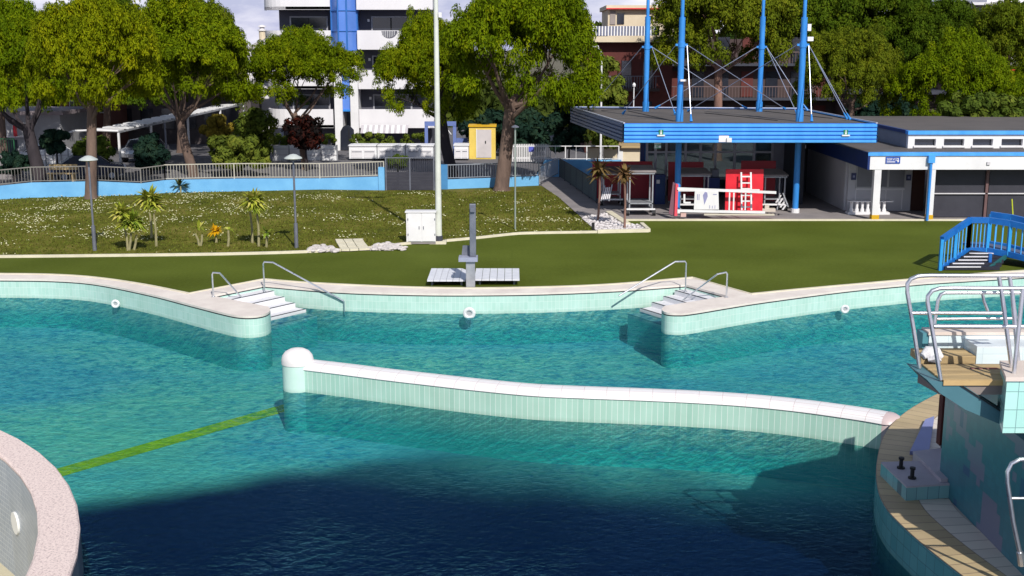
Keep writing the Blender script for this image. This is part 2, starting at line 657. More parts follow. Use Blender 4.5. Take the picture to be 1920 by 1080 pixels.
# lawn kerb
kin = [p + Vector((0, .11, 0)) for p in curb]
mb = MB()
mb.strip([p + Vector((0, -.02, .09)) for p in curb], [p + Vector((0, 0, .09)) for p in kin])
mb.wall([p + Vector((0, -.02, 0)) for p in curb], -.02, .09)
tag(mb.build('lawn_kerb', KERB), 'long pale kerb edging the daisy lawn against the artificial turf', 'kerb')

# paving in front of / under the kiosk, street behind the wall
pav = [G(1141, 401), G(1176, 413.5)] + pav_front[1:] + [Vector((60, 75, 0)), G(1012, 330), G(1016, 349), G(1048, 371), G(1091, 409)]
structure(MB().poly(pav, .02).build('paving', CONC))
mb = MB()
a0, a1 = pav_front[0], pav_front[-1]
mb.box(a0.x, a1.x, a0.y - .12, a0.y + .03, -.02, .07)
tag(mb.build('paving_kerb', KERB), 'straight cream kerb strip along the front of the kiosk paving', 'kerb')
STREET = M('street_asphalt', (.15, .145, .155), (.11, .105, .115), rough=.9, scale=.4, bump=.1)
mb = MB().poly([(-120, 62.6, 0), (5, 62.6, 0), (60, 75.2, 0), (120, 75.2, 0), (160, 150, 0), (-160, 150, 0)], .0)
structure(mb.build('street', STREET))

# grass blades and daisies (uncountable)
def in_poly(x, y, P):
    c = False
    j = len(P) - 1
    for i in range(len(P)):
        if (P[i].y > y) != (P[j].y > y) and x < (P[j].x - P[i].x) * (y - P[i].y) / (P[j].y - P[i].y) + P[i].x:
            c = not c
        j = i
    return c
import mathutils.noise as mn
mbg, mbd = MB(), MB()
cnt = 0
while cnt < 34000:
    x, y = rnd.uniform(-29, 7), rnd.uniform(42, 62)
    if not in_poly(x, y, lawn_poly):
        continue
    cnt += 1
    h = rnd.uniform(.03, .09)
    a = rnd.uniform(0, PI)
    dx, dy = math.cos(a) * .035, math.sin(a) * .035
    tx, ty = rnd.uniform(-.05, .05), rnd.uniform(-.05, .05)
    mbg.add([(x - dx, y - dy, .03), (x + dx, y + dy, .03), (x + tx, y + ty, .03 + h)], [(0, 1, 2)])
GRASS = M('grass_blades', (.15, .17, .025), (.06, .08, .01), rough=.9, scale=1.2, spec=.1)
tag(mbg.build('grass', GRASS, fix=False), 'short rough grass tufts covering the lawn', 'grass', kind='stuff')
cnt = 0
while cnt < 5600:
    x, y = rnd.uniform(-29, 7), rnd.uniform(42, 62)
    if not in_poly(x, y, lawn_poly):
        continue
    px = 960 + x / y * 2200
    py = 90 + 7.5 * 2200 / y
    dn = mn.noise(Vector((x * .35, y * .5, 3))) + .6 * mn.noise(Vector((x * 1.4, y * 1.8, 9)))
    wgt = -.25
    if px < 720 and py < 415:
        wgt = .25 if px < 560 else .0
    if px < 300 and py < 455:
        wgt = .3
    if px > 860 and 375 < py < 436:
        wgt = .22
    if py > 450 and px > 100:
        wgt = -.8
    if dn * 1.7 + wgt < rnd.uniform(.05, .85):
        continue
    cnt += 1
    s = rnd.uniform(.018, .038)
    z = .07 + rnd.uniform(0, .05)
    a = rnd.uniform(0, PI)
    ca, sa = math.cos(a) * s, math.sin(a) * s
    tz = s * .7
    mbd.add([(x - ca, y - sa, z), (x + sa, y - ca, z - tz * .6), (x + ca, y + sa, z), (x - sa, y + ca, z + tz * .6)], [(0, 1, 2, 3)])
DAISY = M('daisy_petals', (.74, .72, .50), (.55, .53, .28), rough=.8, scale=9)
tag(mbd.build('daisies', DAISY, fix=False), 'drifts of small white daisies flowering all over the lawn', 'daisies', kind='stuff')

# ------------------------------------------------------------------ swimming pool
WZ, FZ = -.6, -1.6
pool = thing('swimming_pool', 'large free-form outdoor pool with pale green tiled walls and stone coping', 'swimming pool', (0, 36, 0))
in_l = spline([G(*p) for p in [(-500, 526), (-200, 524), (0, 525), (100, 526.5), (180, 533), (280, 553), (350, 571), (420, 589), (450, 594.5), (476, 594.8), (497, 591), (507, 584), (503, 577)]], 5)
in_l2 = [G(*p) for p in [(503, 577), (397, 556.5), (495, 536.5)]]
in_c = spline([G(*p) for p in [(495, 536.5), (630, 547.5), (760, 552), (880, 553), (1020, 551), (1160, 545), (1286, 536)]], 5)
in_r2 = [G(*p) for p in [(1286, 536), (1364, 557), (1246, 576)]]
in_r = spline([G(*p) for p in [(1246, 576), (1240.5, 582), (1248, 588), (1270, 590), (1300, 587.5), (1400, 571), (1500, 557), (1600, 544.5), (1700, 535), (1760, 530), (1920, 520), (2300, 495)]], 5)
cz = .04
edge_line = in_l + in_l2[1:] + in_c[1:] + in_r2[1:] + in_r[1:]
mb = MB()
mb.poly([(p.x, p.y, 0) for p in spline(out_l)] + [G(495, 525)] + [(p.x, p.y, 0) for p in reversed(in_l + in_l2[1:])], cz)
co, ci = spline(out_c), in_c
mb.poly([(p.x, p.y, 0) for p in co] + [(p.x, p.y, 0) for p in reversed(ci)], cz)
mb.poly([(p.x, p.y, 0) for p in [G(1298, 522)] + spline(out_r)] + [(p.x, p.y, 0) for p in reversed(in_r2 + in_r[1:])], cz)
mb.wall([(p.x, p.y) for p in edge_line], -.02, cz)
mb.wall([(p.x, p.y) for p in spline(out_l) + spline(out_c) + spline(out_r)], -.02, cz)
mb.build('coping', COPE, pool)
# paler raised lip along the turf side of the coping
lip = outer
mb = MB().strip([p + Vector((0, .01, cz + .02)) for p in lip], [p + Vector((0, -.13, cz + .02)) for p in lip])
mb.wall([(p.x, p.y - .13) for p in lip], cz, cz + .02)
mb.wall([(p.x, p.y + .01) for p in lip], -.01, cz + .02)
mb.build('coping_lip', KERB, pool)
mb = MB().wall([(p.x, p.y + .012) for p in edge_line], -.055, -.02)
mb.build('edge_strip', M('dark_edge_strip', (.02, .035, .04), rough=.4), pool)  # narrow dark strip just below the coping
mb = MB()
mb.wall([(p.x, p.y) for p in edge_line], FZ, -.055)
mb.build('tiled_wall', TILEC, pool)

# floor: flat turquoise tiles, the deep pit's darkness painted into their colour
Kp, Lp, Rp = G(900, 822, FZ), G(160, 938, FZ), G(1640, 890, FZ)


def sstep(a, b, x):
    x = max(0, min(1, (x - a) / (b - a)))
    return x * x * (3 - 2 * x)


def edge_side(p, a, b):
    d = (b - a).normalized()
    return (p.x - a.x) * d.y - (p.y - a.y) * d.x      # > 0 on the near side of a->b


TZ = .12
def circ(p, q, r):
    ax, ay, bx, by, cx, cy = p.x, p.y, q.x, q.y, r.x, r.y
    d = 2 * (ax * (by - cy) + bx * (cy - ay) + cx * (ay - by))
    ux_ = ((ax * ax + ay * ay) * (by - cy) + (bx * bx + by * by) * (cy - ay) + (cx * cx + cy * cy) * (ay - by)) / d
    uy_ = ((ax * ax + ay * ay) * (cx - bx) + (bx * bx + by * by) * (ax - cx) + (cx * cx + cy * cy) * (bx - ax)) / d
    return ux_, uy_, math.hypot(ax - ux_, ay - uy_)


ox, oy, orr = circ(G(0, 804, TZ), G(110, 880, TZ), G(147, 955, TZ))
NX, NY = 200, 150
vs, fs, dep = [], [], []
for j in range(NY + 1):
    for i in range(NX + 1):
        x, y = -32 + 64 * i / NX, 8 + 40 * j / NY
        p = Vector((x, y, FZ))
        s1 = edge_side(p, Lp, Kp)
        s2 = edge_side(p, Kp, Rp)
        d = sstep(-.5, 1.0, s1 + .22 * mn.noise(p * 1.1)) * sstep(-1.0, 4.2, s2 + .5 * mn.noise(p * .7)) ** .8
        vs.append(p)
        dep.append(d)
for j in range(NY):
    for i in range(NX):
        a = j * (NX + 1) + i
        if math.hypot(vs[a].x - ox, vs[a].y - oy) < orr - .25:
            continue      # the round basin stands here
        fs.append((a, a + 1, a + NX + 2, a + NX + 1))
mb = MB().add(vs, fs)
m, t, b = nt('pool_floor_tiles')
N, L = t.nodes, t.links
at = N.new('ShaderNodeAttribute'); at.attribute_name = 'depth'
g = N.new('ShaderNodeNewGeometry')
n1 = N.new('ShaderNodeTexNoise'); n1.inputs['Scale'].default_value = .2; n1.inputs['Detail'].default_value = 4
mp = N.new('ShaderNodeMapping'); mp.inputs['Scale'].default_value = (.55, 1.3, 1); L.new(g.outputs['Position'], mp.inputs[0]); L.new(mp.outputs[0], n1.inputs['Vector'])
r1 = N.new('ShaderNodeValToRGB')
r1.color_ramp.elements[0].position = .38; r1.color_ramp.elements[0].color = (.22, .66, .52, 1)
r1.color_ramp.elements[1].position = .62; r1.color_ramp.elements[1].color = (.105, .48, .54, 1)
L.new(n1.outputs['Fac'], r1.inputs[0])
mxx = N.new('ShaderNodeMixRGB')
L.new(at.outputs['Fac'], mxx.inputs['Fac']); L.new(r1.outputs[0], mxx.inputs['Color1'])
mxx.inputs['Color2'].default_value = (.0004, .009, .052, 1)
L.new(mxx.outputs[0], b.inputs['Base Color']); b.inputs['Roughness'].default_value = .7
b.inputs['Specular IOR Level'].default_value = .1
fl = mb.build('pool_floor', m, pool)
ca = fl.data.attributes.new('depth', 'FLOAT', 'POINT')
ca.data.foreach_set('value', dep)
# painted yellow-green line on the floor
la, lb = G(548, 761, FZ), G(60, 901, FZ)
dl = (lb - la).normalized()
sl = Vector((-dl.y, dl.x, 0)) * .27
mb = MB()
NL = 14
mb.strip([la + (lb - la) * (k / NL) + sl + Vector((0, 0, .006)) for k in range(NL + 1)], [la + (lb - la) * (k / NL) - sl + Vector((0, 0, .006)) for k in range(NL + 1)])
mb.build('floor_line', M('yellow_green_line', (.46, .66, .008), (.40, .56, .008), rough=.7), pool)


def steps(A, B, D, n, run, rise, z0):
    A, B = Vector(A), Vector(B)
    D = Vector((D.x, D.y, 0)).normalized()
    w = (B - A)
    for k in range(n):
        z = z0 - rise * k
        a, b_ = A + D * run * k, B + D * run * k
        st = MB()
        st.extr([(a.x, a.y, z), (b_.x, b_.y, z), (b_.x + D.x * run, b_.y + D.y * run, z), (a.x + D.x * run, a.y + D.y * run, z)], (0, 0, -rise * 1.0 if k < n - 1 else FZ - z))
        s_ = st.build('step', STEPM, pool)
        e0, e1 = a + D * run, b_ + D * run
        no = MB().bar((e0.x - D.x * .04, e0.y - D.y * .04, z + .003), (e1.x - D.x * .04, e1.y - D.y * .04, z + .003), .07, .012)
        no.build('nosing', DKNOSE, s_)


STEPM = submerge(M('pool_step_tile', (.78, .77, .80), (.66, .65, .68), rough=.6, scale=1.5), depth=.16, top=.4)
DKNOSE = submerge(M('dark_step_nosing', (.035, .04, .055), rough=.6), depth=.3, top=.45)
A, B = G(397, 556.5), G(495, 536.5)
D = (G(503, 577) - G(397, 556.5))
steps(A, B, D, 5, .48, .135, -.10)
A, B = G(1364, 557), G(1286, 536)
D = (G(1246, 576) - G(1364, 557))
steps(A, B, D, 5, .48, .135, -.10)

# return-flow nozzles on the walls
for k, (px, py) in enumerate([(218, 570), (880, 586), (1583, 580)]):
    p0 = G(px, py + (8 if k == 1 else 6), WZ)
    r0 = .14 if k == 1 else .10
    mb = MB()
    ring = [p0 + Vector((math.cos(a) * r0, -.05, math.sin(a) * r0 + .12)) for a in [2 * PI * q / 16 for q in range(17)]]
    mb.tube(ring, r0 * .42, 8)
    o = mb.build('nozzle_ring', WHITE, pool, smooth=True)
    MB().obox(p0 + Vector((0, -.02, .12)), (r0 * .6, 0, 0), (0, .03, 0), (0, 0, r0 * .6)).build('nozzle_core', M('nozzle_grey', (.45, .46, .48), rough=.5), o)

# water surface
m = bpy.data.materials.new('pool_water'); m.use_nodes = True
t = m.node_tree; N, L = t.nodes, t.links
N.remove(N['Principled BSDF'])
g = N.new('ShaderNodeNewGeometry')
mp = N.new('ShaderNodeMapping'); mp.inputs['Scale'].default_value = (1.0, 1.25, 1); mp.inputs['Rotation'].default_value = (0, 0, R(8))
L.new(g.outputs['Position'], mp.inputs[0])
na = N.new('ShaderNodeTexNoise'); na.inputs['Scale'].default_value = 4.2; na.inputs['Detail'].default_value = 3; na.inputs['Roughness'].default_value = .55; na.inputs['Distortion'].default_value = .6
nb = N.new('ShaderNodeTexNoise'); nb.inputs['Scale'].default_value = 10.5; nb.inputs['Detail'].default_value = 2; nb.inputs['Distortion'].default_value = .4
L.new(mp.outputs[0], na.inputs['Vector']); L.new(mp.outputs[0], nb.inputs['Vector'])
nc = N.new('ShaderNodeTexNoise'); nc.inputs['Scale'].default_value = .22; nc.inputs['Detail'].default_value = 2   # calm and ruffled areas
L.new(g.outputs['Position'], nc.inputs['Vector'])
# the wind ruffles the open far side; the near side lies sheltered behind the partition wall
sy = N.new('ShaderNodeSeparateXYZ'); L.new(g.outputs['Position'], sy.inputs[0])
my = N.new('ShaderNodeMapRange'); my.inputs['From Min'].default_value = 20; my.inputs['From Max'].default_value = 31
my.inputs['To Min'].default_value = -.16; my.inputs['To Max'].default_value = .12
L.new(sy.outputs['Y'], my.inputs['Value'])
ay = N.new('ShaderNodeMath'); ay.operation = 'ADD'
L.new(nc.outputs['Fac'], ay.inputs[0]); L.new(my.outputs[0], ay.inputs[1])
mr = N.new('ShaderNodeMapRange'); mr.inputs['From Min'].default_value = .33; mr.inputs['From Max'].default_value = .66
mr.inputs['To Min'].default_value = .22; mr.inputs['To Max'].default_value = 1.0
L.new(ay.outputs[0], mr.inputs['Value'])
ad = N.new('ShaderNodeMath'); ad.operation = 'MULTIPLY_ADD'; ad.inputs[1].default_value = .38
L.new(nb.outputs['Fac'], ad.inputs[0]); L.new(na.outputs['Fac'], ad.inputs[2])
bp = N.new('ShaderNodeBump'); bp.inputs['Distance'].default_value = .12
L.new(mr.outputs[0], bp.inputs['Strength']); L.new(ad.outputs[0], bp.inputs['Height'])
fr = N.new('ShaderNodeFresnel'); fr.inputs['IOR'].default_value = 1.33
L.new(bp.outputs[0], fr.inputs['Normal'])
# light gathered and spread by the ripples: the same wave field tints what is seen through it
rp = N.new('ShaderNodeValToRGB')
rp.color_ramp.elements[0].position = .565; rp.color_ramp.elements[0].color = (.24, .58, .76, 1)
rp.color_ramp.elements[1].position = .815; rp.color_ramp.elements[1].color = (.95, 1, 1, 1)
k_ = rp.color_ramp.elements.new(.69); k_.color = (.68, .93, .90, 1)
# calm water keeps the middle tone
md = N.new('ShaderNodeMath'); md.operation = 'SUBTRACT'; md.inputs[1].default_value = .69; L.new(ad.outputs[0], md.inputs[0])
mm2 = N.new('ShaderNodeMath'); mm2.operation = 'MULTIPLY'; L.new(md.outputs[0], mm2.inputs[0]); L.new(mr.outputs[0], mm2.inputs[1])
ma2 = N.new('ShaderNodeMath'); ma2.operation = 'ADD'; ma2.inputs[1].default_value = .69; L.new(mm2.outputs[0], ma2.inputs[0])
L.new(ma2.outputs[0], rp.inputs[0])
tr = N.new('ShaderNodeBsdfTransparent'); L.new(rp.outputs[0], tr.inputs['Color'])
gl = N.new('ShaderNodeBsdfGlossy'); gl.inputs['Roughness'].default_value = .04; gl.inputs['Color'].default_value = (.12, .28, .42, 1)
L.new(bp.outputs[0], gl.inputs['Normal'])
mxs = N.new('ShaderNodeMixShader')
fm = N.new('ShaderNodeMath'); fm.operation = 'MINIMUM'; fm.inputs[1].default_value = .6
L.new(fr.outputs[0], fm.inputs[0])
L.new(fm.outputs[0], mxs.inputs[0]); L.new(tr.outputs[0], mxs.inputs[1]); L.new(gl.outputs[0], mxs.inputs[2])
L.new(mxs.outputs[0], N['Material Output'].inputs[0])
WATER = m
hole = [(ox + (orr - .05) * math.cos(a), oy + (orr - .05) * math.sin(a), 0) for a in [PI - 2 * PI * k / 60 for k in range(61)]]
mb = MB().poly([(-32, 8.2, 0), (32, 8.2, 0), (32, 40.9, 0), (-32, 40.9, 0), (-32, oy + .01, 0)] + hole[:-1] + [(hole[0][0], hole[0][1] - .01, 0), (-32, oy - .01, 0)], WZ)
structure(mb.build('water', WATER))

# ------------------------------------------------------------------ handrails
def handrail(label, post_px, post_z, top_px, bend_px, end_px, endY, foot=None):
    p = G(*post_px, post_z)
    a = V(*top_px, p.y)
    bnd = V(*bend_px, p.y - .1)
    e = V(*end_px, endY)
    th = thing('handrail', label, 'handrail', (p.x, p.y, post_z), 'handrails of the pool steps')
    a = Vector((p.x, p.y, a.z))
    k1 = a + (bnd - a) * .15
    MB().tube([p, a - Vector((0, 0, .06)), a + (bnd - a) * .12 + Vector((0, 0, .0)), bnd, bnd + (e - bnd) * .06, e], .026, 8).build('rail', STEEL, th, smooth=True)
    MB().lathe(p, [(.06, 0), (.06, .02), (.03, .03)], 10).build('base_flange', STEEL, th)
    if foot:
        MB().tube([e, Vector((e.x, e.y, foot))], .024, 8).build('foot_post', STEEL, th)
    return th


yq = G(648, 583, WZ).y
handrail('steel handrail at the outer left of the left-hand pool steps, nearest the left edge', (400, 557), .04, (397, 511), (412, 512), (472, 579), G(480, 583, WZ).y)
handrail('long steel handrail on the far side of the left-hand pool steps', (496, 548), -.1, (493.5, 491), (512, 492), (645, 565), yq - .1, -.7)
handrail('long steel handrail on the far side of the right-hand pool steps', (1285, 547), -.1, (1285, 490), (1266, 490.5), (1160, 555), G(1160, 585, WZ).y - .2)
handrail('short steel handrail on the outer side of the right-hand pool steps', (1362, 558), .04, (1362, 510), (1345, 514), (1266, 574), G(1262, 582, WZ).y)

# ------------------------------------------------------------------ partition wall in the pool
pw = thing('partition_wall', 'long curved tiled wall with white rounded top standing in the pool', 'pool wall', tuple(G(1000, 787, WZ)))
fx = spline([G(*p, WZ) for p in [(570, 735), (640, 744), (720, 755), (800, 765), (900, 777), (1000, 787), (1100, 792), (1200, 796), (1300, 801), (1400, 808), (1500, 819), (1600, 834), (1650, 843)]], 5)
# perpendicular offset for thickness
def offs(line, d):
    out = []
    for i, p in enumerate(line):
        q = line[min(i + 1, len(line) - 1)] - line[max(i - 1, 0)]
        q.z = 0
        q.normalize()
        out.append(Vector((p.x - q.y * d, p.y + q.x * d, p.z)))
    return out
TH = .62
mb = MB()
zc = -.06
mb.wall([(p.x, p.y) for p in fx], FZ, zc)
bk = offs(fx, TH)
mb.wall([(p.x, p.y) for p in reversed(bk)], FZ, zc)
mb.build('tiled_face', TILEP, pw)
mb = MB()
ns = 9
rows = []
for k in range(ns):
    a = PI * k / (ns - 1)
    off = TH / 2 - math.cos(a) * (TH / 2 + .03)
    z = zc + .015 + math.sin(a) * .16
    rows.append([Vector((p.x, p.y, z)) for p in offs(fx, off)])
for k in range(ns - 1):
    u = 0
    la, lb = rows[k], rows[k + 1]
    for i in range(len(la) - 1):
        Lg = (fx[i + 1] - fx[i]).length
        v0, v1 = k * .11, (k + 1) * .11
        mb.add([la[i], la[i + 1], lb[i + 1], lb[i]], [(0, 1, 2, 3)], [[(u, v0), (u + Lg, v0), (u + Lg, v1), (u, v1)]])
        u += Lg
mb.strip(rows[0], [p - Vector((0, 0, .02)) for p in [Vector((q.x, q.y, zc + .015)) for q in offs(fx, 0)]])
ob = mb.build('rounded_coping', COPW, pw, smooth=True)
# rounded far end
e = fx[-1]
cen = (fx[-1] + bk[-1]) / 2
MB().lathe((cen.x, cen.y, 0), [(TH / 2, FZ), (TH / 2, zc), (TH / 2 + .03, zc + .01), (TH / 2, zc + .08), (TH / 2 * .7, zc + .14), (.01, zc + .175)], 20).build('end_cap', COPW, pw, smooth=True)
c0 = (fx[0] + bk[0]) / 2 + Vector((-.30, 0, 0))
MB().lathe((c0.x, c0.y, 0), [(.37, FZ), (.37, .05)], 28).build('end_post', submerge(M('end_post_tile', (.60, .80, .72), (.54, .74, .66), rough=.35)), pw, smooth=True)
MB().lathe((c0.x, c0.y, 0), [(.385, .04), (.385, .14), (.36, .24), (.29, .33), (.18, .39), (.02, .42)], 28).build('post_dome', M('white_dome_plaster', (.8, .76, .75), (.7, .66, .65), rough=.7, bump=.1), pw, smooth=True)


# ------------------------------------------------------------------ foliage
PINE = leaf_mat('pine_needles', (.125, .180, .003), (.036, .066, .002), (.22, .235, .004), .14)
PINEB = leaf_mat('pine_needles_dull', (.088, .132, .007), (.026, .048, .004), (.15, .17, .01), .14)
PINED = leaf_mat('pine_needles_dark', (.045, .075, .012), (.014, .028, .008), (.07, .10, .015))
BUSHG = leaf_mat('shrub_leaves', (.10, .15, .02), (.035, .06, .012), (.17, .20, .03))
BUSHD = leaf_mat('dark_shrub_leaves', (.018, .045, .03), (.008, .02, .016), (.035, .06, .03))
BUSHR = leaf_mat('plum_leaves', (.022, .010, .010), (.010, .012, .012), (.09, .012, .010))
BUSHY = leaf_mat('yellowish_leaves', (.26, .22, .03), (.12, .11, .02), (.36, .26, .03))
SWORD = leaf_mat('sword_leaves', (.30, .36, .04), (.12, .18, .02), (.50, .48, .12), .15)
YSWORD = leaf_mat('yellow_sword_leaves', (.75, .42, .01), (.55, .3, .01), (.85, .6, .03), .3)
DRY = leaf_mat('dry_fronds', (.16, .10, .04), (.09, .055, .025), (.20, .14, .05), .1)


def leaf_mesh(name, C, Rr, per, size, mat, seed, squash=.8, elong=2.2, up=0.0, jit=.26, cut=-.45, tone=None):
    """clumps of small leaf faces: C centres (n,3), Rr radii (n)"""
    rg = np.random.default_rng(seed)
    n = len(C)
    cnt = np.maximum(8, (per * (Rr / Rr.mean()) ** 2)).astype(int)
    idx = np.repeat(np.arange(n), cnt)
    m = len(idx)
    d = rg.normal(size=(m, 3))
    d /= np.linalg.norm(d, axis=1)[:, None]
    bad = d[:, 2] < cut
    d[bad, 2] *= -1
    rad = Rr[idx] * (.62 + .42 * rg.random(m) ** .6)
    P = C[idx] + d * rad[:, None] * np.array([1, 1, squash])
    nrm = d + jit * rg.normal(size=(m, 3)) + np.array([0, 0, up])
    nrm /= np.linalg.norm(nrm, axis=1)[:, None]
    a = d * .5 + .55 * rg.normal(size=(m, 3)) + np.array([0, 0, .65])
    a -= nrm * (a * nrm).sum(1)[:, None]
    a /= np.linalg.norm(a, axis=1)[:, None]
    b = np.cross(nrm, a)
    s = size * (.6 + .8 * rg.random(m))
    a *= (s * elong / 2)[:, None]
    b *= (s / 2)[:, None]
    v = np.stack([P - a, P - a * .1 + b, P + a, P - a * .1 - b], 1).reshape(-1, 3)
    me = bpy.data.meshes.new(name)
    me.vertices.add(4 * m)
    me.vertices.foreach_set('co', v.ravel())
    me.loops.add(4 * m)
    me.loops.foreach_set('vertex_index', np.arange(4 * m, dtype=np.int32))
    me.polygons.add(m)
    me.polygons.foreach_set('loop_start', np.arange(0, 4 * m, 4, dtype=np.int32))
    me.update(calc_edges=True)
    ct = rg.random(n) if tone is None else tone
    tv = np.clip(.5 + (ct[idx] - .5) * .55 + .13 * rg.normal(size=m), 0, 1)
    at = me.attributes.new('tone', 'FLOAT', 'FACE')
    at.data.foreach_set('value', tv.astype(np.float32))
    me.materials.append(mat)
    return me


def umbrella(name, rx, rz, mat, seed, ncl=170, per=150, size=.15, flat=.35):
    """stone-pine crown: domed lumpy top of many tufts, hollow underside; origin at its middle"""
    rg = np.random.default_rng(seed)
    ph = rg.uniform(0, 2 * PI, 6)
    C, Rr = [], []
    for i in range(ncl):
        th = rg.uniform(0, 2 * PI)
        lump = 1 + .13 * math.sin(2 * th + ph[0]) + .10 * math.sin(3 * th + ph[1]) + .06 * math.sin(5 * th + ph[2])
        u = rg.random()
        if u < .68:
            r = math.sqrt(rg.random()) * .97
            z = math.sqrt(max(0, 1 - r * r)) * (1 + .12 * math.sin(3 * th * r * 2 + ph[3]) + .10 * math.sin(7 * r + ph[4])) * rg.uniform(.78, 1.0)
        elif u < .9:
            r = rg.uniform(.78, 1.02)
            z = rg.uniform(-flat, .45)
        else:
            r = rg.uniform(.1, .8)
            z = rg.uniform(0, .5)
        C.append((math.cos(th) * r * rx * lump, math.sin(th) * r * rx * lump, z * rz))
        Rr.append(rx * rg.uniform(.14, .25) * (1.0 if r < .9 else .8))
    # every bough carries a dozen needle tufts on its upper side
    T, TR, tone = [], [], []
    for c, r in zip(C, Rr):
        tb = rg.random()
        for q in range(11):
            d = rg.normal(size=3)
            d[2] = abs(d[2]) * .9 - .25
            d /= np.linalg.norm(d)
            T.append(np.array(c) + d * r * np.array([1, 1, .72]) * rg.uniform(.75, 1.05))
            TR.append(rx * rg.uniform(.058, .105))
            tone.append(np.clip(.5 + .5 * (tb - .5) + rg.normal() * .2, 0, 1))
    return leaf_mesh(name, np.array(T), np.array(TR), per, size, mat, seed, squash=.85, up=.35, tone=np.array(tone))


def limbs(mb, base, fork, crown_c, rx, rz, r0, n, seed):
    rr = random.Random(seed)
    base, fork = Vector(base), Vector(fork)
    mid = base.lerp(fork, .5) + Vector((rr.uniform(-.12, .12), rr.uniform(-.1, .1), 0))
    mb.tube([base - Vector((0, 0, .15)), base + Vector((0, 0, .25)), mid, fork], [r0 * 1.5, r0 * 1.08, r0 * .95, r0 * .8], 10)
    for k in range(n):
        a = 2 * PI * k / n + rr.uniform(-.4, .4)
        q = rr.uniform(.45, .85)
        end = Vector(crown_c) + Vector((math.cos(a) * rx * q, math.sin(a) * rx * q, rz * rr.uniform(-.1, .45)))
        st = fork + (base - fork) * rr.uniform(0, .22)
        m1 = st.lerp(end, .45) + Vector((0, 0, -rz * rr.uniform(.0, .12)))
        mb.tube([st, m1, end], [r0 * .42, r0 * .28, r0 * .08], 6)
        for j in range(2):
            e2 = end + Vector((rr.uniform(-1, 1), rr.uniform(-1, 1), rr.uniform(-.1, .7))) * rx * .28
            mb.tube([m1.lerp(end, rr.uniform(.2, .7)), e2], [r0 * .16, r0 * .05], 5)


CR = {}


def pine(label, Y, trunk_px, base_y, fork_px, crown_px, mat=None, bark=None, seed=1, r0=.26, group='umbrella pines', base_z=0.0, nlimb=7, variant=None, depth=1.0, name='pine_tree'):
    """crown_px = (x0, x1, ytop, ybottom) in the photo at distance Y"""
    mat = mat or PINE
    x0, x1, yt, yb = crown_px
    a, b = V(x0, yb, Y), V(x1, yt, Y)
    rx = (b.x - a.x) / 2
    H = b.z - a.z
    flat = .35
    rz = H / (1 + flat * .9)
    cc = Vector(((a.x + b.x) / 2, Y + .5, b.z - rz * .98))
    bx = V(trunk_px, base_y, Y)
    th = thing(name, label, 'tree', (bx.x, Y, base_z), group)
    big = rx > 4.5
    key = (seed % 4, mat.name, big)
    if key not in CR:
        CR[key] = umbrella('crown', 5.0, 3.0, mat, seed, ncl=175 if big else 140, per=88 if big else 80, size=.075)
    cr_ = bpy.data.objects.new('crown', CR[key])
    COL.objects.link(cr_)
    cr_.parent = th
    cr_.location = cc - Vector((bx.x, Y, base_z))
    cr_.scale = (rx * .93 / 5, rx * .93 * depth / 5, rz * .93 / 3)
    cr_.rotation_euler = (0, 0, seed * 1.3)
    mb = MB()
    fk = V(fork_px[0], fork_px[1], Y)
    limbs(mb, (bx.x, Y, base_z), fk, cc, rx, rz, r0, nlimb, seed)
    mb.build('trunk', bark or BARK, th, smooth=True)
    return th


def bush(name, label, cat, Y, px, mat, seed, group=None, n=40, per=110, size=.13, depth=.8, stem=None, base_z=0, stem_h=0.3):
    """bush filling pixel box (x0, x1, ytop, ybottom) at distance Y"""
    x0, x1, yt, yb = px
    a, b = V(x0, yb, Y), V(x1, yt, Y)
    w, h = (b.x - a.x), (b.z - a.z)
    rg = np.random.default_rng(seed)
    C, Rr = [], []
    for i in range(n):
        th_ = rg.uniform(0, 2 * PI)
        r = math.sqrt(rg.random())
        z = rg.uniform(-.8, .85)
        k = math.sqrt(max(.1, 1 - abs(z) ** 2.4))
        C.append((math.cos(th_) * r * k * w * .42, math.sin(th_) * r * k * w * .42 * depth, z * h * .42))
        Rr.append(min(w, h) * rg.uniform(.10, .2))
    me = leaf_mesh('foliage', np.array(C), np.array(Rr), per, size, mat, seed, squash=.9, up=.15, cut=-.8)
    cx, cz_ = (a.x + b.x) / 2, (a.z + b.z) / 2
    t_ = thing(name, label, cat, (cx, Y, base_z), group)
    o = bpy.data.objects.new('foliage', me)
    COL.objects.link(o)
    o.parent = t_
    o.location = (0, 0, cz_ - base_z)
    MB().tube([(cx, Y, base_z - .1), (cx + .04, Y, cz_)], [.07, .04], 6).add([], []).build('stem', stem or BARKD, t_)
    return t_


# ---- pines: the left group, the centre pair, the right-hand wood
pine('pine with a dark leaning trunk at the far left edge of the view', 66, 76, 330, (50, 232), (-70, 112, 20, 212), seed=11, depth=1.1, r0=.36, bark=BARKD)
pine('tall pine with a straight bare trunk in front of the left blue wall', 59, 171, 372, (172, 190), (72, 280, 4, 192), seed=12, depth=1.1, r0=.27, base_z=.03)
pine('broad pine with a forked leaning trunk beside the slatted carport', 70, 362, 318, (335, 215), (215, 466, 22, 194), seed=13, r0=.28)
pine('dark rounded pine rising behind the carport pine, left of the apartment block', 86, 340, 300, (345, 150), (275, 450, 12, 190), seed=14, mat=PINEB)
pine('low spreading pine whose thin trunk stands in front of the apartment entrance', 74, 572, 308, (552, 212), (464, 668, 68, 196), seed=15, r0=.21)
pine('far left pine standing behind the pine with the leaning trunk', 78, 10, 320, (0, 180), (-120, 84, 8, 200), seed=16, mat=PINE)
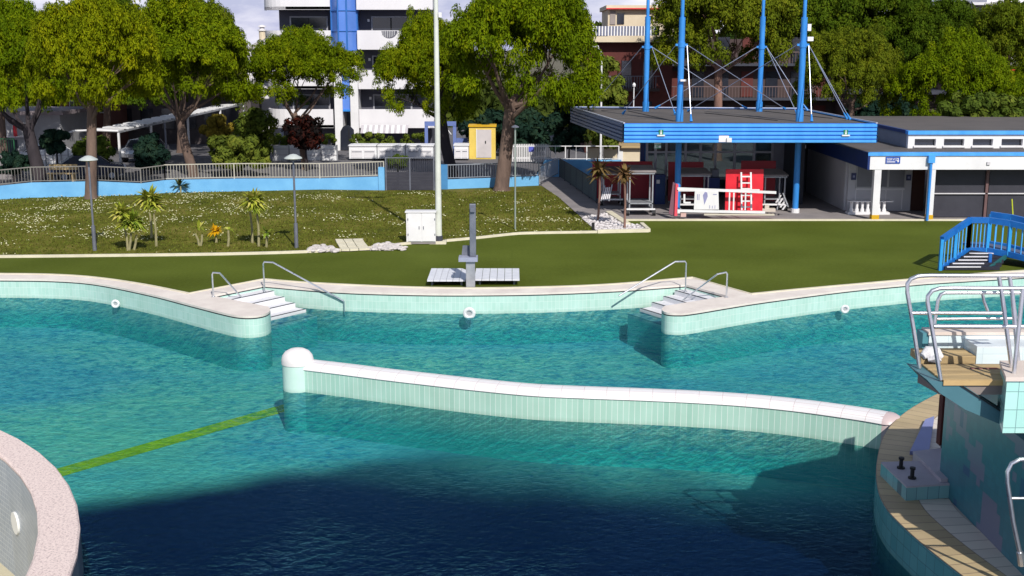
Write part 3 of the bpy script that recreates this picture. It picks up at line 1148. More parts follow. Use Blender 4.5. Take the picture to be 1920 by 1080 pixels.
pine('pine of the second row at the left, filling the sky behind the tall bare trunk', 84, 200, 300, (200, 150), (90, 320, 16, 190), seed=27, mat=PINEB, nlimb=6)
pine('big central pine with a thick bare trunk on the lawn, tallest beside the white mast', 62.6, 941, 351, (958, 190), (828, 1122, -35, 198), seed=17, depth=1.05, r0=.38, nlimb=9, base_z=.03)
pine('pine with a nearly black leaning trunk between mast and yellow cabin', 69, 848, 310, (826, 205), (716, 905, 55, 222), seed=18, r0=.33, bark=BARKD)
pine('tall pine with a reddish trunk seen between the blue masts', 80, 1347, 215, (1347, 95), (1222, 1505, -60, 120), seed=19, mat=PINEB, bark=BARKP, r0=.3)
pine('rounded pine just right of the blue masts, behind the canopy roof', 72, 1595, 230, (1597, 190), (1492, 1694, 64, 200), seed=20, mat=PINEB, r0=.2)
pine('wide pine with a short slanting trunk above the white changing block', 70, 1722, 240, (1735, 185), (1686, 1912, 92, 240), seed=21, mat=PINE, r0=.24)
pine('back row pine with its top cut by the frame, right of the masts', 98, 1560, 220, (1560, 100), (1450, 1720, -40, 130), seed=22, mat=PINEB)
pine('pine of the back row under the flat grey roof at the upper right', 95, 1760, 220, (1760, 110), (1640, 1850, 10, 140), seed=23, mat=PINEB)
pine('pine at the upper right corner, in the back row', 93, 1890, 220, (1890, 110), (1800, 2010, 14, 150), seed=24, mat=PINEB)
pine('dark back row pine filling the gap behind the third blue mast', 104, 1440, 220, (1440, 110), (1330, 1560, 0, 190), seed=25, mat=PINED)
pine('pine beyond the right edge of the changing block roof', 76, 1960, 240, (1960, 180), (1872, 2060, 120, 240), seed=26, mat=PINE)
bush('cypress_shrub', 'dense upright dark evergreen left of the blue canopy', 'shrub', 72, (1085, 1178, 85, 300), BUSHG, 31, n=70, size=.16)
bush('cypress_shrub', 'deep green evergreen filling the shade right of the big central pine', 'shrub', 76, (1025, 1110, 150, 300), BUSHD, 32, n=60, size=.16)
bush('evergreen_tree', 'small dark conical evergreen between the carport and the plum tree', 'tree', 79, (438, 520, 196, 300), BUSHG, 33, n=46)
bush('laurel_bush', 'wide dark green laurel bush behind the railing, left of the low pine', 'bush', 70, (378, 512, 252, 326), BUSHG, 34, n=60)
bush('forsythia_bush', 'yellowish flowering bush under the end of the slatted carport', 'bush', 80, (374, 446, 214, 262), BUSHY, 35, n=34)
bush('plum_tree', 'small dark red leaved plum tree in front of the white balconies', 'tree', 73, (528, 616, 212, 285), BUSHR, 36, n=40, per=80)
bush('dark_shrub', 'round blackish shrub on a thin stem left of the tall pine trunk', 'shrub', 67, (78, 130, 240, 292), BUSHD, 37, n=34)
bush('dark_shrub', 'blackish shrub standing under the carport roof', 'shrub', 71, (250, 312, 245, 324), BUSHD, 38, n=40)
bush('dark_shrub', 'low dark shrub behind the far left end of the railing', 'shrub', 66, (-10, 56, 282, 330), BUSHD, 39, n=34)
bush('dark_shrub', 'low green shrub between the tall pine trunk and the dark car', 'shrub', 69, (130, 215, 255, 325), BUSHG, 40, n=40)
bush('dark_shrub', 'dark undergrowth in the shade behind the yellow cabin', 'shrub', 84, (850, 1050, 200, 290), BUSHD, 41, n=80, size=.2)
bush('grey_bush', 'grey green dry bush inside the gate beside the white cabins', 'bush', 65, (722, 768, 290, 318), BUSHG, 42, n=24)
bush('shade_undergrowth', 'dark undergrowth beneath the pines behind the changing block', 'bush', 84, (1580, 1730, 175, 250), BUSHD, 43, n=70, size=.2)
bush('oleander_hedge', 'olive green oleander hedge behind the changing block roof', 'hedge', 66, (1740, 1960, 170, 245), BUSHG, 44, n=90, size=.14, depth=.3)

# clipped hedges
def hedge(label, Y, x0, x1, yt, yb, seed):
    a, b = V(x0, yb, Y), V(x1, yt, Y)
    rg = np.random.default_rng(seed)
    n = int((b.x - a.x) * 12)
    C = np.stack([rg.uniform(a.x + .1, b.x - .1, n), Y + rg.uniform(-.3, .3, n), rg.uniform(a.z + .1, b.z - .12, n)], 1)
    c0 = np.array([(a.x + b.x) / 2, Y, a.z])
    me = leaf_mesh('clipped_hedge', C - c0, rg.uniform(.2, .3, n), 60, .1, BUSHG, seed, cut=-.9)
    o = bpy.data.objects.new('clipped_hedge', me)
    COL.objects.link(o)
    o.location = c0
    tag(o, label, 'hedge')
hedge('clipped green hedge behind the white cabins, right of the entrance arch', 84, 657, 800, 248, 283, 51)
hedge('clipped hedge left of the entrance arch, below the plum tree', 84, 508, 628, 252, 288, 52)

# ---- palms (cordylines) on the lawn
def rosette(c, n, ln, seed, mat, wid=.065, droop=.5, zmin=-.25):
    rr = random.Random(seed)
    v, tv = MB(), []
    for k in range(n):
        az = rr.uniform(0, 2 * PI)
        el = math.asin(rr.uniform(zmin, .98))
        L_ = ln * rr.uniform(.75, 1.1)
        d = Vector((math.cos(az) * math.cos(el), math.sin(az) * math.cos(el), math.sin(el)))
        s = d.cross(Vector((0, 0, 1))).normalized() * wid * rr.uniform(.7, 1.2)
        p0, p1 = Vector(c), Vector(c) + d * L_ * .55
        p2 = Vector(c) + d * L_ - Vector((0, 0, L_ * droop * math.cos(el) * rr.uniform(.3, .8)))
        v.add([p0 - s * .5, p0 + s * .5, p1 + s, p2, p1 - s], [(0, 1, 2, 4), (4, 2, 3)])
        t_ = rr.random()
        tv += [t_, t_]
    return v, tv


def palm(name, label, cat, stems, heads, mat, group=None, seed=1, n=110, ln=.72, stem_mat=None):
    b0 = G(*stems[0][0], .03)
    th = thing(name, label, cat, tuple(b0), group)
    for i, (bp0, tp) in enumerate(stems):
        p = G(*bp0, .03)
        q = V(*tp, p.y)
        mid = p.lerp(q, .5) + Vector((.03, 0, 0))
        MB().tube([p - Vector((0, 0, .1)), mid, q], [.055, .045, .04], 8).build('stem', stem_mat or STEM, th, smooth=True)
    for i, (hp, l_) in enumerate(heads):
        c = V(*hp, b0.y)
        v, tv = rosette(c, n, l_, seed * 10 + i, mat)
        o = v.build('leaf_rosette', mat, th, fix=False)
        at = o.data.attributes.new('tone', 'FLOAT', 'FACE')
        at.data.foreach_set('value', tv)
    return th


palm('cordyline_palm', 'clump of cordyline palms with three pale stems, leftmost on the lawn', 'palm', [((240, 470), (233, 425)), ((241, 470), (246, 432)), ((250, 469), (256, 440))], [((228, 402), .62), ((248, 416), .6), ((238, 420), .55), ((258, 425), .4)], SWORD, 'cordyline palms', 2)
palm('cordyline_palm', 'taller cordyline palm with two thin stems just behind the clump', 'palm', [((293, 462), (288, 400)), ((284, 447), (281, 400))], [((281, 375), .72), ((288, 386), .6)], SWORD, 'cordyline palms', 3)
palm('cordyline_palm', 'cordyline palm with one round head, rightmost of the tall ones', 'palm', [((485, 462), (482, 400)), ((473, 456), (469, 398))], [((475, 378), .72), ((478, 388), .55)], SWORD, 'cordyline palms', 4)
palm('young_palm', 'small dark palm against the sunlit blue wall', 'palm', [((338, 362), (338, 349))], [((337, 347), .62)], leaf_mat('palm_dark', (.07, .10, .03), (.03, .045, .015), (.13, .13, .05)), None, 5, n=26)
palm('yellow_yucca', 'bright yellow spiky plant on the lawn', 'plant', [((405, 455), (404, 442))], [((404, 434), .38)], YSWORD, None, 6, n=40)
palm('bare_sapling', 'thin pale sapling with sparse leaves left of the yellow plant', 'sapling', [((374, 461), (366, 438)), ((375, 461), (379, 440))], [((372, 428), .4)], SWORD, 'thin saplings', 7, n=8)
palm('bare_sapling', 'thin upright sapling right of the yellow plant', 'sapling', [((427, 462), (428, 432))], [((428, 430), .3)], SWORD, 'thin saplings', 8, n=7)
palm('bare_sapling', 'thin staked sapling right of the rightmost cordyline', 'sapling', [((499, 464), (499, 432))], [((500, 436), .36)], SWORD, 'thin saplings', 9, n=9)
# two young staked trees with dry brown fronds in the gravel bed
for lab, bpx, tpx, hd, sd in [('young staked tree with drooping dry brown fronds at the back of the gravel bed', (1121, 414), (1125, 318), [((1124, 318), .8), ((1124, 330), .7)], 21),
                              ('young staked tree with dry brown fronds at the front of the gravel bed', (1171, 428), (1171, 335), [((1171, 335), .75), ((1172, 326), .6)], 22)]:
    palm('young_tree', lab, 'tree', [(bpx, tpx)], hd, DRY, 'young trees in the gravel bed', sd, n=46, stem_mat=BARKP)

# ---- gravel bed
GRAV = M('white_gravel', (.62, .58, .57), (.34, .31, .31), rough=.95, scale=7, bump=.8, bscale=9)
structure(MB().poly(bed, .06).build('gravel_bed', GRAV))
mb = MB()
for k in range(900):
    x, y = rnd.uniform(bed[0].x - 1.5, bed[1].x + .3), rnd.uniform(bed[1].y - .3, bed[4].y + .3)
    if in_poly(x, y, bed):
        s = rnd.uniform(.03, .085)
        mb.lathe((x, y, .05), [(s * .7, 0), (s, s * .5), (s * .45, s)], 5)
tag(mb.build('pebbles', M('white_pebbles', (.74, .70, .69), (.5, .46, .46), rough=.9, scale=9), fix=True), 'loose white pebbles covering the small bed by the paving', 'pebbles', kind='stuff')
mb = MB()
for a, b_ in [(bed[0], bed[1]), (bed[1], bed[2]), (bed[3], bed[4])]:
    mb.bar(a + Vector((0, 0, .07)), b_ + Vector((0, 0, .07)), .3 if (a, b_) == (bed[3], bed[4]) else .16, .14)
tag(mb.build('bed_kerb', KERB), 'angular cream kerb around the pebble bed with the two young trees', 'kerb')
c = G(1112, 430, .06)
tag(MB().box(c.x - .06, c.x + .06, c.y - .05, c.y + .05, .02, .34).build('ground_lamp', BLACK), 'short black ground lamp standing in the pebble bed', 'lamp')

# ---- flagstones and pebble heaps at the lawn kerb
mb = MB()
for (x0, x1, yb, yt) in [(575, 634, 473, 461), (690, 762, 469, 457)]:
    for k in range(170):
        px = rnd.uniform(x0, x1)
        py = rnd.uniform(yt, yb)
        if py < yt + (abs(px - (x0 + x1) / 2) / (x1 - x0) * 2) ** 2 * (yb - yt) * .8:
            continue
        p = G(px, py, .03)
        s = rnd.uniform(.06, .14)
        mb.lathe((p.x, p.y, rnd.uniform(0, .06)), [(s * .8, 0), (s, s * .25), (s * .8, s * .5), (s * .3, s * .62)], 6)
tag(mb.build('white_stones', M('white_stones', (.66, .61, .58), (.42, .38, .37), rough=.9, scale=6)), 'two low heaps of white stones on either side of the flagstones', 'stones', kind='stuff')
fs_ = thing('flagstone_path', 'pale flagstones laid at the lawn edge between two heaps of white stones', 'flagstones', tuple(G(660, 468, .03)))
cs = [[(628, 451), (643, 451), (660, 450.5), (680, 450)], [(631, 458), (648, 458), (664, 457), (684, 457)], [(636, 466), (652, 466), (669, 465), (690, 464)], [(640, 471), (656, 471), (673, 470), (694, 469)]]
for j in range(3):
    for i in range(3):
        q = [G(*cs[j][i], .03), G(*cs[j][i + 1], .03), G(*cs[j + 1][i + 1], .03), G(*cs[j + 1][i], .03)]
        cc = sum(q, Vector()) / 4
        MB().prism([((p.x - cc.x) * .93 + cc.x, (p.y - cc.y) * .93 + cc.y) for p in q], .03, .10).build('flagstone', KERB, fs_)

# ---- lamp posts, mast, thin poles
def disc_lamp(label, base, top_px):
    p = G(*base, .03)
    q = V(*top_px, p.y)
    th = thing('lamp_post', label, 'lamp post', tuple(p), 'disc lamp posts on the lawn')
    MB().tube([p, (p.x, p.y, .03 + .95)], .075, 10).build('sleeve', GREYM, th, smooth=True)
    MB().tube([(p.x, p.y, .9), (p.x, p.y, q.z - .05)], .04, 8).build('pole', GREYM, th, smooth=True)
    MB().lathe((p.x, p.y, q.z), [(.06, -.12), (.34, -.06), (.32, -.02), (.12, .09), (.02, .11)], 20).build('lamp_disc', M('lamp_plastic', (.50, .54, .52), rough=.4), th, smooth=True)
    return th
disc_lamp('disc topped lamp post in front of the tall bare pine trunk', (178, 470), (172, 297))
disc_lamp('disc topped lamp post in front of the low spreading pine', (556, 465), (550, 294))
p = G(966, 430, .03)
mb = MB().tube([p, V(966, 240, p.y)], .035, 8)
th = thing('thin_pole', 'thin grey green pole on the lawn right of the big pine trunk', 'pole', tuple(p))
mb.build('pole', M('grey_green_metal', (.28, .33, .30), rough=.5), th, smooth=True)
tz = V(966, 240, p.y)
MB().lathe(tz, [(.03, 0), (.16, .02), (.16, .06), (.03, .12)], 12).build('lamp_head', GREYM, th)
p = G(823, 454, .03)
th = thing('floodlight_mast', 'tall white tapered mast rising out of the frame beside the white cabinet', 'mast', tuple(p))
MB().tube([p, (p.x, p.y, 6), (p.x, p.y, 12.5)], [.125, .1, .07], 14).build('pole', M('off_white_pole', (.68, .70, .64), (.55, .57, .52), rough=.45), th, smooth=True)
MB().tube([p + Vector((0, 0, -.02)), p + Vector((0, 0, .26))], .15, 12).build('base_collar', DKGREY, th)
MB().box(p.x - .35, p.x + .3, p.y - .35, p.y + .3, -.01, .09).build('footing', KERB, th)
MB().bar((p.x - .9, p.y, 12.4), (p.x + .9, p.y, 12.4), .1).build('crossarm', GALV, th)
for s in (-.7, 0, .7):
    MB().obox((p.x + s, p.y - .15, 12.6), (.2, 0, 0), (0, .1, 0), (0, -.05, .16)).build('floodlight', GREYM, th)
MB().obox((p.x + .16, p.y - .06, ZV(28, p.y)), (.06, 0, 0), (0, .08, 0), (0, 0, .09)).build('camera', WHITE, th)

# ---- white cabinet
p = G(765, 457, .03)
W_ = G(818, 454, .03).x - p.x
H_ = ZV(396.5, p.y)
th = thing('electric_cabinet', 'white two-door electric cabinet on the lawn beside the mast', 'cabinet', (p.x + W_ / 2, p.y, .03))
MB().box(p.x - .06, p.x + W_, p.y, p.y + .5, .1, H_ - .05).build('body', WHITE, th, bevel=.01)
MB().box(p.x - .1, p.x + W_ + .04, p.y - .05, p.y + .54, H_ - .05, H_).build('top', WHITE, th, bevel=.01)
MB().box(p.x - .06, p.x + W_, p.y + .02, p.y + .48, .02, .1).build('plinth', CONC, th)
for i in range(2):
    x0 = p.x + .01 + i * W_ / 2
    d = MB().box(x0, x0 + W_ / 2 - .025, p.y - .025, p.y - .001, .13, H_ - .07).build('door', WHITE, th, bevel=.006)
    for hz_ in (.35, .95):
        MB().box(x0 - .012 if i == 0 else x0 + W_ / 2 - .05, x0 + .02 if i == 0 else x0 + W_ / 2 - .018, p.y - .034, p.y - .002, hz_, hz_ + .08).build('hinge', GREYM, d)
    MB().box(x0 + (.42 if i == 0 else .05), x0 + (.45 if i == 0 else .08), p.y - .04, p.y - .025, .6, .72).build('handle', GREYM, d)

# ---- outdoor shower with two foot-washing benches
p = G(881, 541.5, .0)
Y = p.y
th = thing('outdoor_shower', 'grey steel outdoor shower column with slatted side benches at the pool edge', 'shower', (p.x, Y, 0))
xl, xr = V(873.5, 500, Y).x, V(890.5, 500, Y).x
mb = MB().box(xl, xr, Y - .0, Y + .22, -.0, ZV(490, Y))
mb.build('lower_column', GALV, th, bevel=.015)
x2, x3 = V(880, 400, Y).x, V(892, 400, Y).x
MB().box(x2, x3, Y + .02, Y + .2, ZV(482, Y), ZV(383, Y)).build('upper_column', GREYM, th, bevel=.02)
MB().box(x2 + .03, x3 - .03, Y - .07, Y + .02, ZV(397, Y), ZV(389, Y)).build('shower_head', GREYM, th)
z0, z1 = ZV(490, Y), ZV(482, Y)
bx0, bx1 = V(860, 486, Y).x, V(895.5, 486, Y).x
sh = MB().box(bx0, bx1, Y - .1, Y + .38, z0, z1).build('shelf', M('shelf_grey', (.36, .38, .5), (.3, .32, .42), rough=.4), th)
MB().extr([(bx0 + .08, Y + .3, z1), (bx1 - .05, Y + .3, z1), (bx1 - .1, Y + .3, z1 + .32), (bx0 + .12, Y + .3, z1 + .32)], (0, .04, 0)).build('back_panel', GREYM, th)
SLAT = M('pale_grey_slats', (.74, .75, .80), (.62, .63, .68), rough=.5, scale=4)
for s, (px0, px1) in enumerate([(800.5, 873), (889, 974.5)]):
    q0, q1 = G(px0, 525 if s == 0 else 523.5, .22), G(px1, 525 if s == 0 else 523.5, .22)
    yb = G(880, 503, .22).y
    n_ = 6
    mb = MB()
    for k in range(n_):
        u0, u1 = q0.x + (q1.x - q0.x) * (k + .03) / n_, q0.x + (q1.x - q0.x) * (k + .97) / n_
        mb.prism([(u0, q0.y), (u1, q0.y), (u1, yb - (.35 if (s == 0 and k == n_ - 1) else 0)), (u0, yb)], .17, .22)
    mb.build('bench_seat', SLAT, th)
    lg = MB()
    for u in (.12, .88):
        xx = q0.x + (q1.x - q0.x) * u
        lg.box(xx - .03, xx + .03, q0.y + .2, yb - .3, 0, .17)
    lg.build('bench_support', GREYM, th)

# ------------------------------------------------------------------ apartment block
AY = 88.0
ap = thing('apartment_block', 'white five-storey apartment block with curved balconies and a blue glass stair tower', 'building', (V(650, 280, AY).x, AY, 0))
def AX(px, Y=AY):
    return V(px, 150, Y).x
xl0, xl1, xb0, xb1, xr1 = AX(492), AX(622), AX(623), AX(671), AX(813)
levels = [(57, 93), (126, 163), (197, 231)]
flo = 2.86
zt, zb = ZV(57, AY), ZV(93, AY)
GREYR = M('grey_recess_render', (.10, .10, .13), (.075, .075, .10), rough=.8, scale=.4)
GREYP = M('balcony_side_render', (.62, .60, .63), (.55, .53, .56), rough=.85, scale=.5)
# recessed dark walls
MB().box(AX(520), xb0, AY + 1.6, AY + 9, 0, 14.6).build('wall', GREYR, ap)
MB().box(xb1 + .02, xr1 - .3, AY + 1.6, AY + 9, 0, 14.6).build('wall', GREYR, ap)
for k in range(-2, 3):
    z1, z0 = zt - flo * k, zb - flo * k
    # left balcony with its rounded outer end, right balcony, floor slabs and soffits
    cxr = xl0 + 1.9
    arc = [(cxr - 1.9 * math.cos(a), AY + 1.95 - 1.9 * math.sin(a)) for a in [PI / 2 * q / 8 for q in range(9)]]
    line = arc + [(xb0 - .02, AY + .05)]
    ln = [Vector((a, b_, 0)) for a, b_ in line]
    inn = offs(ln, .14)
    mb = MB().prism([(p.x, p.y) for p in ln] + [(p.x, p.y) for p in reversed(inn)], z0, z1)
    b_l = mb.build('balcony', WHITE2, ap)
    MB().prism(line + [(xb0 - .02, AY + 2), (xl0, AY + 2)], z0 + .02, z0 + .22).build('slab', GREYP, b_l)
    b_r = MB().box(xb1 + .03, xr1, AY, AY + .15, z0, z1).build('balcony', WHITE2, ap)
    MB().box(xb1 + .03, xr1, AY + .15, AY + 1.6, z0 + .02, z0 + .2).build('slab', GREYP, b_r)
    MB().box(xr1 - .16, xr1 - .01, AY + .15, AY + 1.6, z0 + .2, z1 - .02).build('side_panel', WHITE2, b_r)
    if k == 0:
        # barred openings let into the parapets
        a = [V(730 + 15 * math.cos(q), 58 + 14 * math.sin(q), AY - .012) for q in [PI * i / 12 for i in range(13)]]
        op = MB().extr(a, (0, .01, 0)).build('barred_opening', GREYR, b_r)
        MB().add([], []).box(AX(730) - .02, AX(730) + .02, AY - .03, AY - .013, a[6].z, a[0].z)
        bars = MB()
        for i in range(8):
            u = 718.5 + i * 3.3
            hh = 57.5 + 13 * math.sqrt(max(0, 1 - ((u - 730) / 15) ** 2))
            bars.box(AX(u) - .015, AX(u) + .015, AY - .03, AY - .014, ZV(hh, AY), ZV(58, AY))
        bars.build('bars', WHITE, b_r)
        MB().box(AX(533), AX(560), AY + .02, AY + .045, ZV(73, AY), ZV(60, AY)).build('barred_opening', GREENM, b_l)
    # windows of the storey above this parapet
    zz0, zz1 = z1 - .75, z1 + .95
    for (wx0, wx1) in [(543, 609), (697, 766)]:
        a0_, a1_ = AX(wx0), AX(wx1)
        fr_ = MB().box(a0_ - .12, a1_ + .12, AY + 1.52, AY + 1.6, zz0, zz1 + .1).build('window', M('pale_window_frame', (.4, .4, .44), rough=.5), ap)
        MB().box(a0_, (a0_ + a1_) / 2 - .05, AY + 1.48, AY + 1.515, zz0 + .05, zz1).build('pane', GLASSD, fr_)
        MB().box((a0_ + a1_) / 2 + .05, a1_, AY + 1.48, AY + 1.515, zz0 + .05, zz1).build('pane', GLASSD, fr_)
        MB().box((a0_ + a1_) / 2 - .05, (a0_ + a1_) / 2 + .05, AY + 1.46, AY + 1.515, zz0, zz1).build('mullion', BLACK, fr_)
    MB().box(AX(687), AX(691), AY + 1.5, AY + 1.6, z1 + .65, z1 + .85).build('wall_lamp', WHITE, ap)
# blue glass stair tower and white piers
pts = [(xb0, AY + .4), (xb0 + (xb1 - xb0) * .33, AY - .5), (xb0 + (xb1 - xb0) * .66, AY - .5), (xb1, AY + .4), (xb1, AY + 3), (xb0, AY + 3)]
zg = ZV(95, AY)
MB().prism(pts, zg, 14.8).build('stair_glazing', GLASSB, ap)
mb = MB()
for (a, b_) in pts[:4]:
    mb.box(a - .05, a + .05, b_ - .07, b_ + .05, zg - .05, 14.9)
for z in [zg, zg + 1.4, zg + 2.86, zg + 4.3, zg + 5.72]:
    for a, b_ in zip(pts[:3], pts[1:4]):
        mb.bar((a[0], a[1] - .03, z), (b_[0], b_[1] - .03, z), .05)
mb.build('glazing_bars', M('glazing_bar_blue', (.03, .16, .5), rough=.4), ap)
m0, m1 = AX(641), AX(656)
MB().box(AX(626), m0, AY - .1, AY + 2, 0, zg).build('pier', WHITE, ap)
MB().box(m1, xb1, AY - .1, AY + 2, 0, zg).build('pier', WHITE, ap)
MB().box(m0, m1, AY + .15, AY + 2, 2.9, zg).build('glass_strip', GLASSB, ap)
for z in (zg - .2, 6.2, 4.4, 2.95):
    MB().box(m0, m1, AY + .08, AY + .149, z - .07, z + .07).build('crossbar', BLUE, ap)
dr = [V(639, 281, AY), V(639, 246, AY), V(643, 238, AY), V(648, 235, AY), V(657, 236, AY), V(664, 243, AY), V(666, 281, AY)]
dr = [Vector((q.x, AY - .16, q.z)) for q in dr]
d = MB().extr(dr, (0, .05, 0)).build('entrance_door', GLASSD, ap)
MB().box(AX(652) - .03, AX(652) + .03, AY - .2, AY - .165, .1, 1.6).build('door_bar', BLACK, d)
MB().box(AX(520), xr1 - .3, AY + 1, AY + 9, 14.6, 15).build('roof', WHITE2, ap)
# striped awning above the hedge
aw = thing('striped_awning', 'white and grey striped awning hanging under the lowest balcony', 'awning', (AX(720), AY - .8, 1.3))
for k in range(17):
    x0, x1 = AX(676 + k * 5.2), AX(676 + (k + 1) * 5.2)
    MB().extr([(x0, AY - .15, ZV(235, AY)), (x1, AY - .15, ZV(235, AY)), (x1, AY - .9, ZV(250, AY - .9)), (x0, AY - .9, ZV(250, AY - .9))], (0, 0, .03)).build('stripe', WHITE if k % 2 else M('awning_grey', (.5, .47, .5), rough=.9), aw)

# ------------------------------------------------------------------ other buildings
hs = thing('chimney_house', 'small white house with a pale roof and a round chimney, left of the apartment block', 'house', (V(475, 100, 98).x, 98, 0))
a, b_ = V(461, 92, 98), V(496, 92, 98)
MB().box(a.x, b_.x + 1, 98, 104, 0, a.z).build('wall', WHITE2, hs)
MB().extr([(a.x - .2, 97.8, a.z), (b_.x + 1, 97.8, a.z + .0), (b_.x + 1, 97.8, a.z + 1.3)], (0, 6, 0)).build('roof', M('pale_roof', (.6, .56, .6), rough=.9), hs)
c = V(487.5, 78, 97.5)
ch = MB().tube([(c.x, 98.5, a.z), (c.x, 98.5, ZV(58, 98))], .27, 12).build('chimney', CREAMW, hs)
MB().lathe((c.x, 98.5, ZV(58, 98)), [(.36, 0), (.36, .12), (.2, .14), (.2, .3), (.34, .32), (.3, .42), (.05, .5)], 14).build('chimney_cap', WHITE2, ch)

cb = thing('cream_villa', 'cream house with a striped terrace railing and flat rooftop storey behind the canopy', 'house', (V(1160, 150, 86).x, 86, 0))
def CX(px, Y=86):
    return V(px, 150, Y).x
MB().box(CX(1098), CX(1260), 86, 95, 0, ZV(79, 86)).build('wall', MAROON, cb)
MB().box(CX(1088), CX(1262), 85.2, 86, ZV(79, 85.2), ZV(68, 85.2)).build('balcony_band', CREAMW, cb)
mb = MB()
n_ = 22
for k in range(n_):
    x0 = CX(1104 + k * 5.6, 85.3)
    mb.box(x0, x0 + .12, 85.22, 85.26, ZV(67, 85.2), ZV(49, 85.2))
mb.build('terrace_railing', WHITE, cb)
MB().box(CX(1102), CX(1232), 85.3, 85.34, ZV(67, 85.2), ZV(49, 85.2)).build('railing_backing', DKBLUE, cb)
MB().box(CX(1084), CX(1103), 85.2, 86, ZV(68, 85.2), ZV(50, 85.2)).build('corner_pier', CREAMW, cb)
ps = MB().box(CX(1138, 89), CX(1262, 89), 89, 95, ZV(70, 89), ZV(18, 89)).build('rooftop_storey', CREAMW, cb)
MB().box(CX(1134, 89), CX(1266, 89), 88.6, 95.4, ZV(18, 89), ZV(10, 89)).build('roof_edge', CREAMW, ps)
MB().box(CX(1134, 89), CX(1266, 89), 88.55, 88.59, ZV(17.5, 89), ZV(15.5, 89)).build('red_trim', RED, ps)
MB().box(CX(1155, 89), CX(1168, 89), 88.93, 89, ZV(45, 89), ZV(25, 89)).build('window', GLASSD, ps)
MB().box(CX(1142, 88.9), CX(1152, 89), 88.93, 89, ZV(46, 89), ZV(20, 89)).build('shutter', M('grey_shutter', (.35, .3, .28)), ps)
for k in range(3):
    z = 4.6 - k * 2.9
    MB().box(CX(1098), CX(1235), 85.2, 86, z - .15, z + .05).build('balcony_slab', BROWN, cb)
    mb = MB()
    for q in range(26):
        x0 = CX(1102 + q * 5)
        mb.box(x0, x0 + .035, 85.22, 85.25, z + .05, z + .9)
    mb.box(CX(1098), CX(1235), 85.2, 85.26, z + .9, z + .95)
    mb.build('balcony_railing', GREYM, cb)
    for wx in (1115, 1165, 1205):
        MB().box(CX(wx), CX(wx + 18), 85.93, 86, z + .1, z + 2).build('window', GLASSD, cb)

dbb = thing('brown_apartment_house', 'dark brown balconied house in the shade behind the blue masts', 'building', (V(1370, 150, 96).x, 96, 0))
MB().box(V(1235, 190, 96).x, V(1580, 190, 96).x, 96, 106, 0, 8.2).build('wall', BROWN, dbb)
for k in range(3):
    z = .9 + k * 2.7
    MB().box(V(1235, 190, 96).x, V(1580, 190, 96).x, 94.8, 96, z - .2, z).build('balcony_slab', DKGREY, dbb)
    mb = MB()
    mb.box(V(1235, 190, 96).x, V(1580, 190, 96).x, 94.8, 94.86, z + .85, z + .92)
    for q in range(60):
        x0 = V(1236 + q * 5.7, 190, 96).x
        mb.box(x0, x0 + .03, 94.81, 94.85, z, z + .85)
    mb.build('balcony_railing', M('faded_railing', (.16, .11, .11), rough=.7), dbb)
    for q in range(7):
        x0 = V(1250 + q * 46, 190, 96).x
        MB().box(x0, x0 + .95, 95.92, 96, z + .05, z + 2.05).build('window', GLASSD if q % 3 else MAROON, dbb)

gb = thing('grey_shaded_house', 'low grey brown house in deep shade right of the blue masts', 'building', (V(1650, 150, 92).x, 92, 0))
MB().box(V(1590, 190, 92).x, V(1800, 190, 92).x, 92, 98, 0, 4.0).build('wall', BROWN, gb)
MB().box(V(1588, 190, 92).x, V(1802, 190, 92).x, 91.4, 98.4, 4.0, 4.25).build('roof', DKGREY, gb)
for q in range(5):
    x0 = V(1605 + q * 38, 190, 92).x
    MB().box(x0, x0 + .9, 91.93, 92, 1.6, 3.0).build('window', GLASSD, gb)

fr_b = thing('far_white_block', 'distant white block with a flat projecting roof above the trees at the upper right', 'building', (V(1860, 8, 125).x, 125, 0))
MB().box(V(1815, 190, 125).x, V(2000, 190, 125).x, 125, 140, 0, ZV(10, 125)).build('wall', GREYP, fr_b)
MB().box(V(1800, 190, 125).x, V(2010, 190, 125).x, 123.8, 140, ZV(10, 125), ZV(5, 125)).build('roof', WHITE2, fr_b)
MB().box(V(1850, 190, 125).x, V(1990, 190, 125).x, 127, 136, ZV(5, 125), ZV(-8, 125)).build('roof_cabin', WHITE2, fr_b)
sb = thing('glimpsed_white_house', 'white house glimpsed as a small patch between the pine crowns at the right', 'house', (V(1878, 135, 96).x, 96, 0))
MB().box(V(1862, 190, 88).x, V(1892, 190, 88).x, 88, 90, 0, ZV(134, 88)).build('wall', CREAMW, sb)
MB().box(V(1860, 190, 88).x, V(1894, 190, 88).x, 87.6, 90.3, ZV(134, 88), ZV(130, 88)).build('roof', RED, sb)
MB().box(V(1870, 190, 88).x, V(1876, 190, 88).x, 87.95, 88, ZV(142, 88), ZV(136, 88)).build('window', GLASSD, sb)

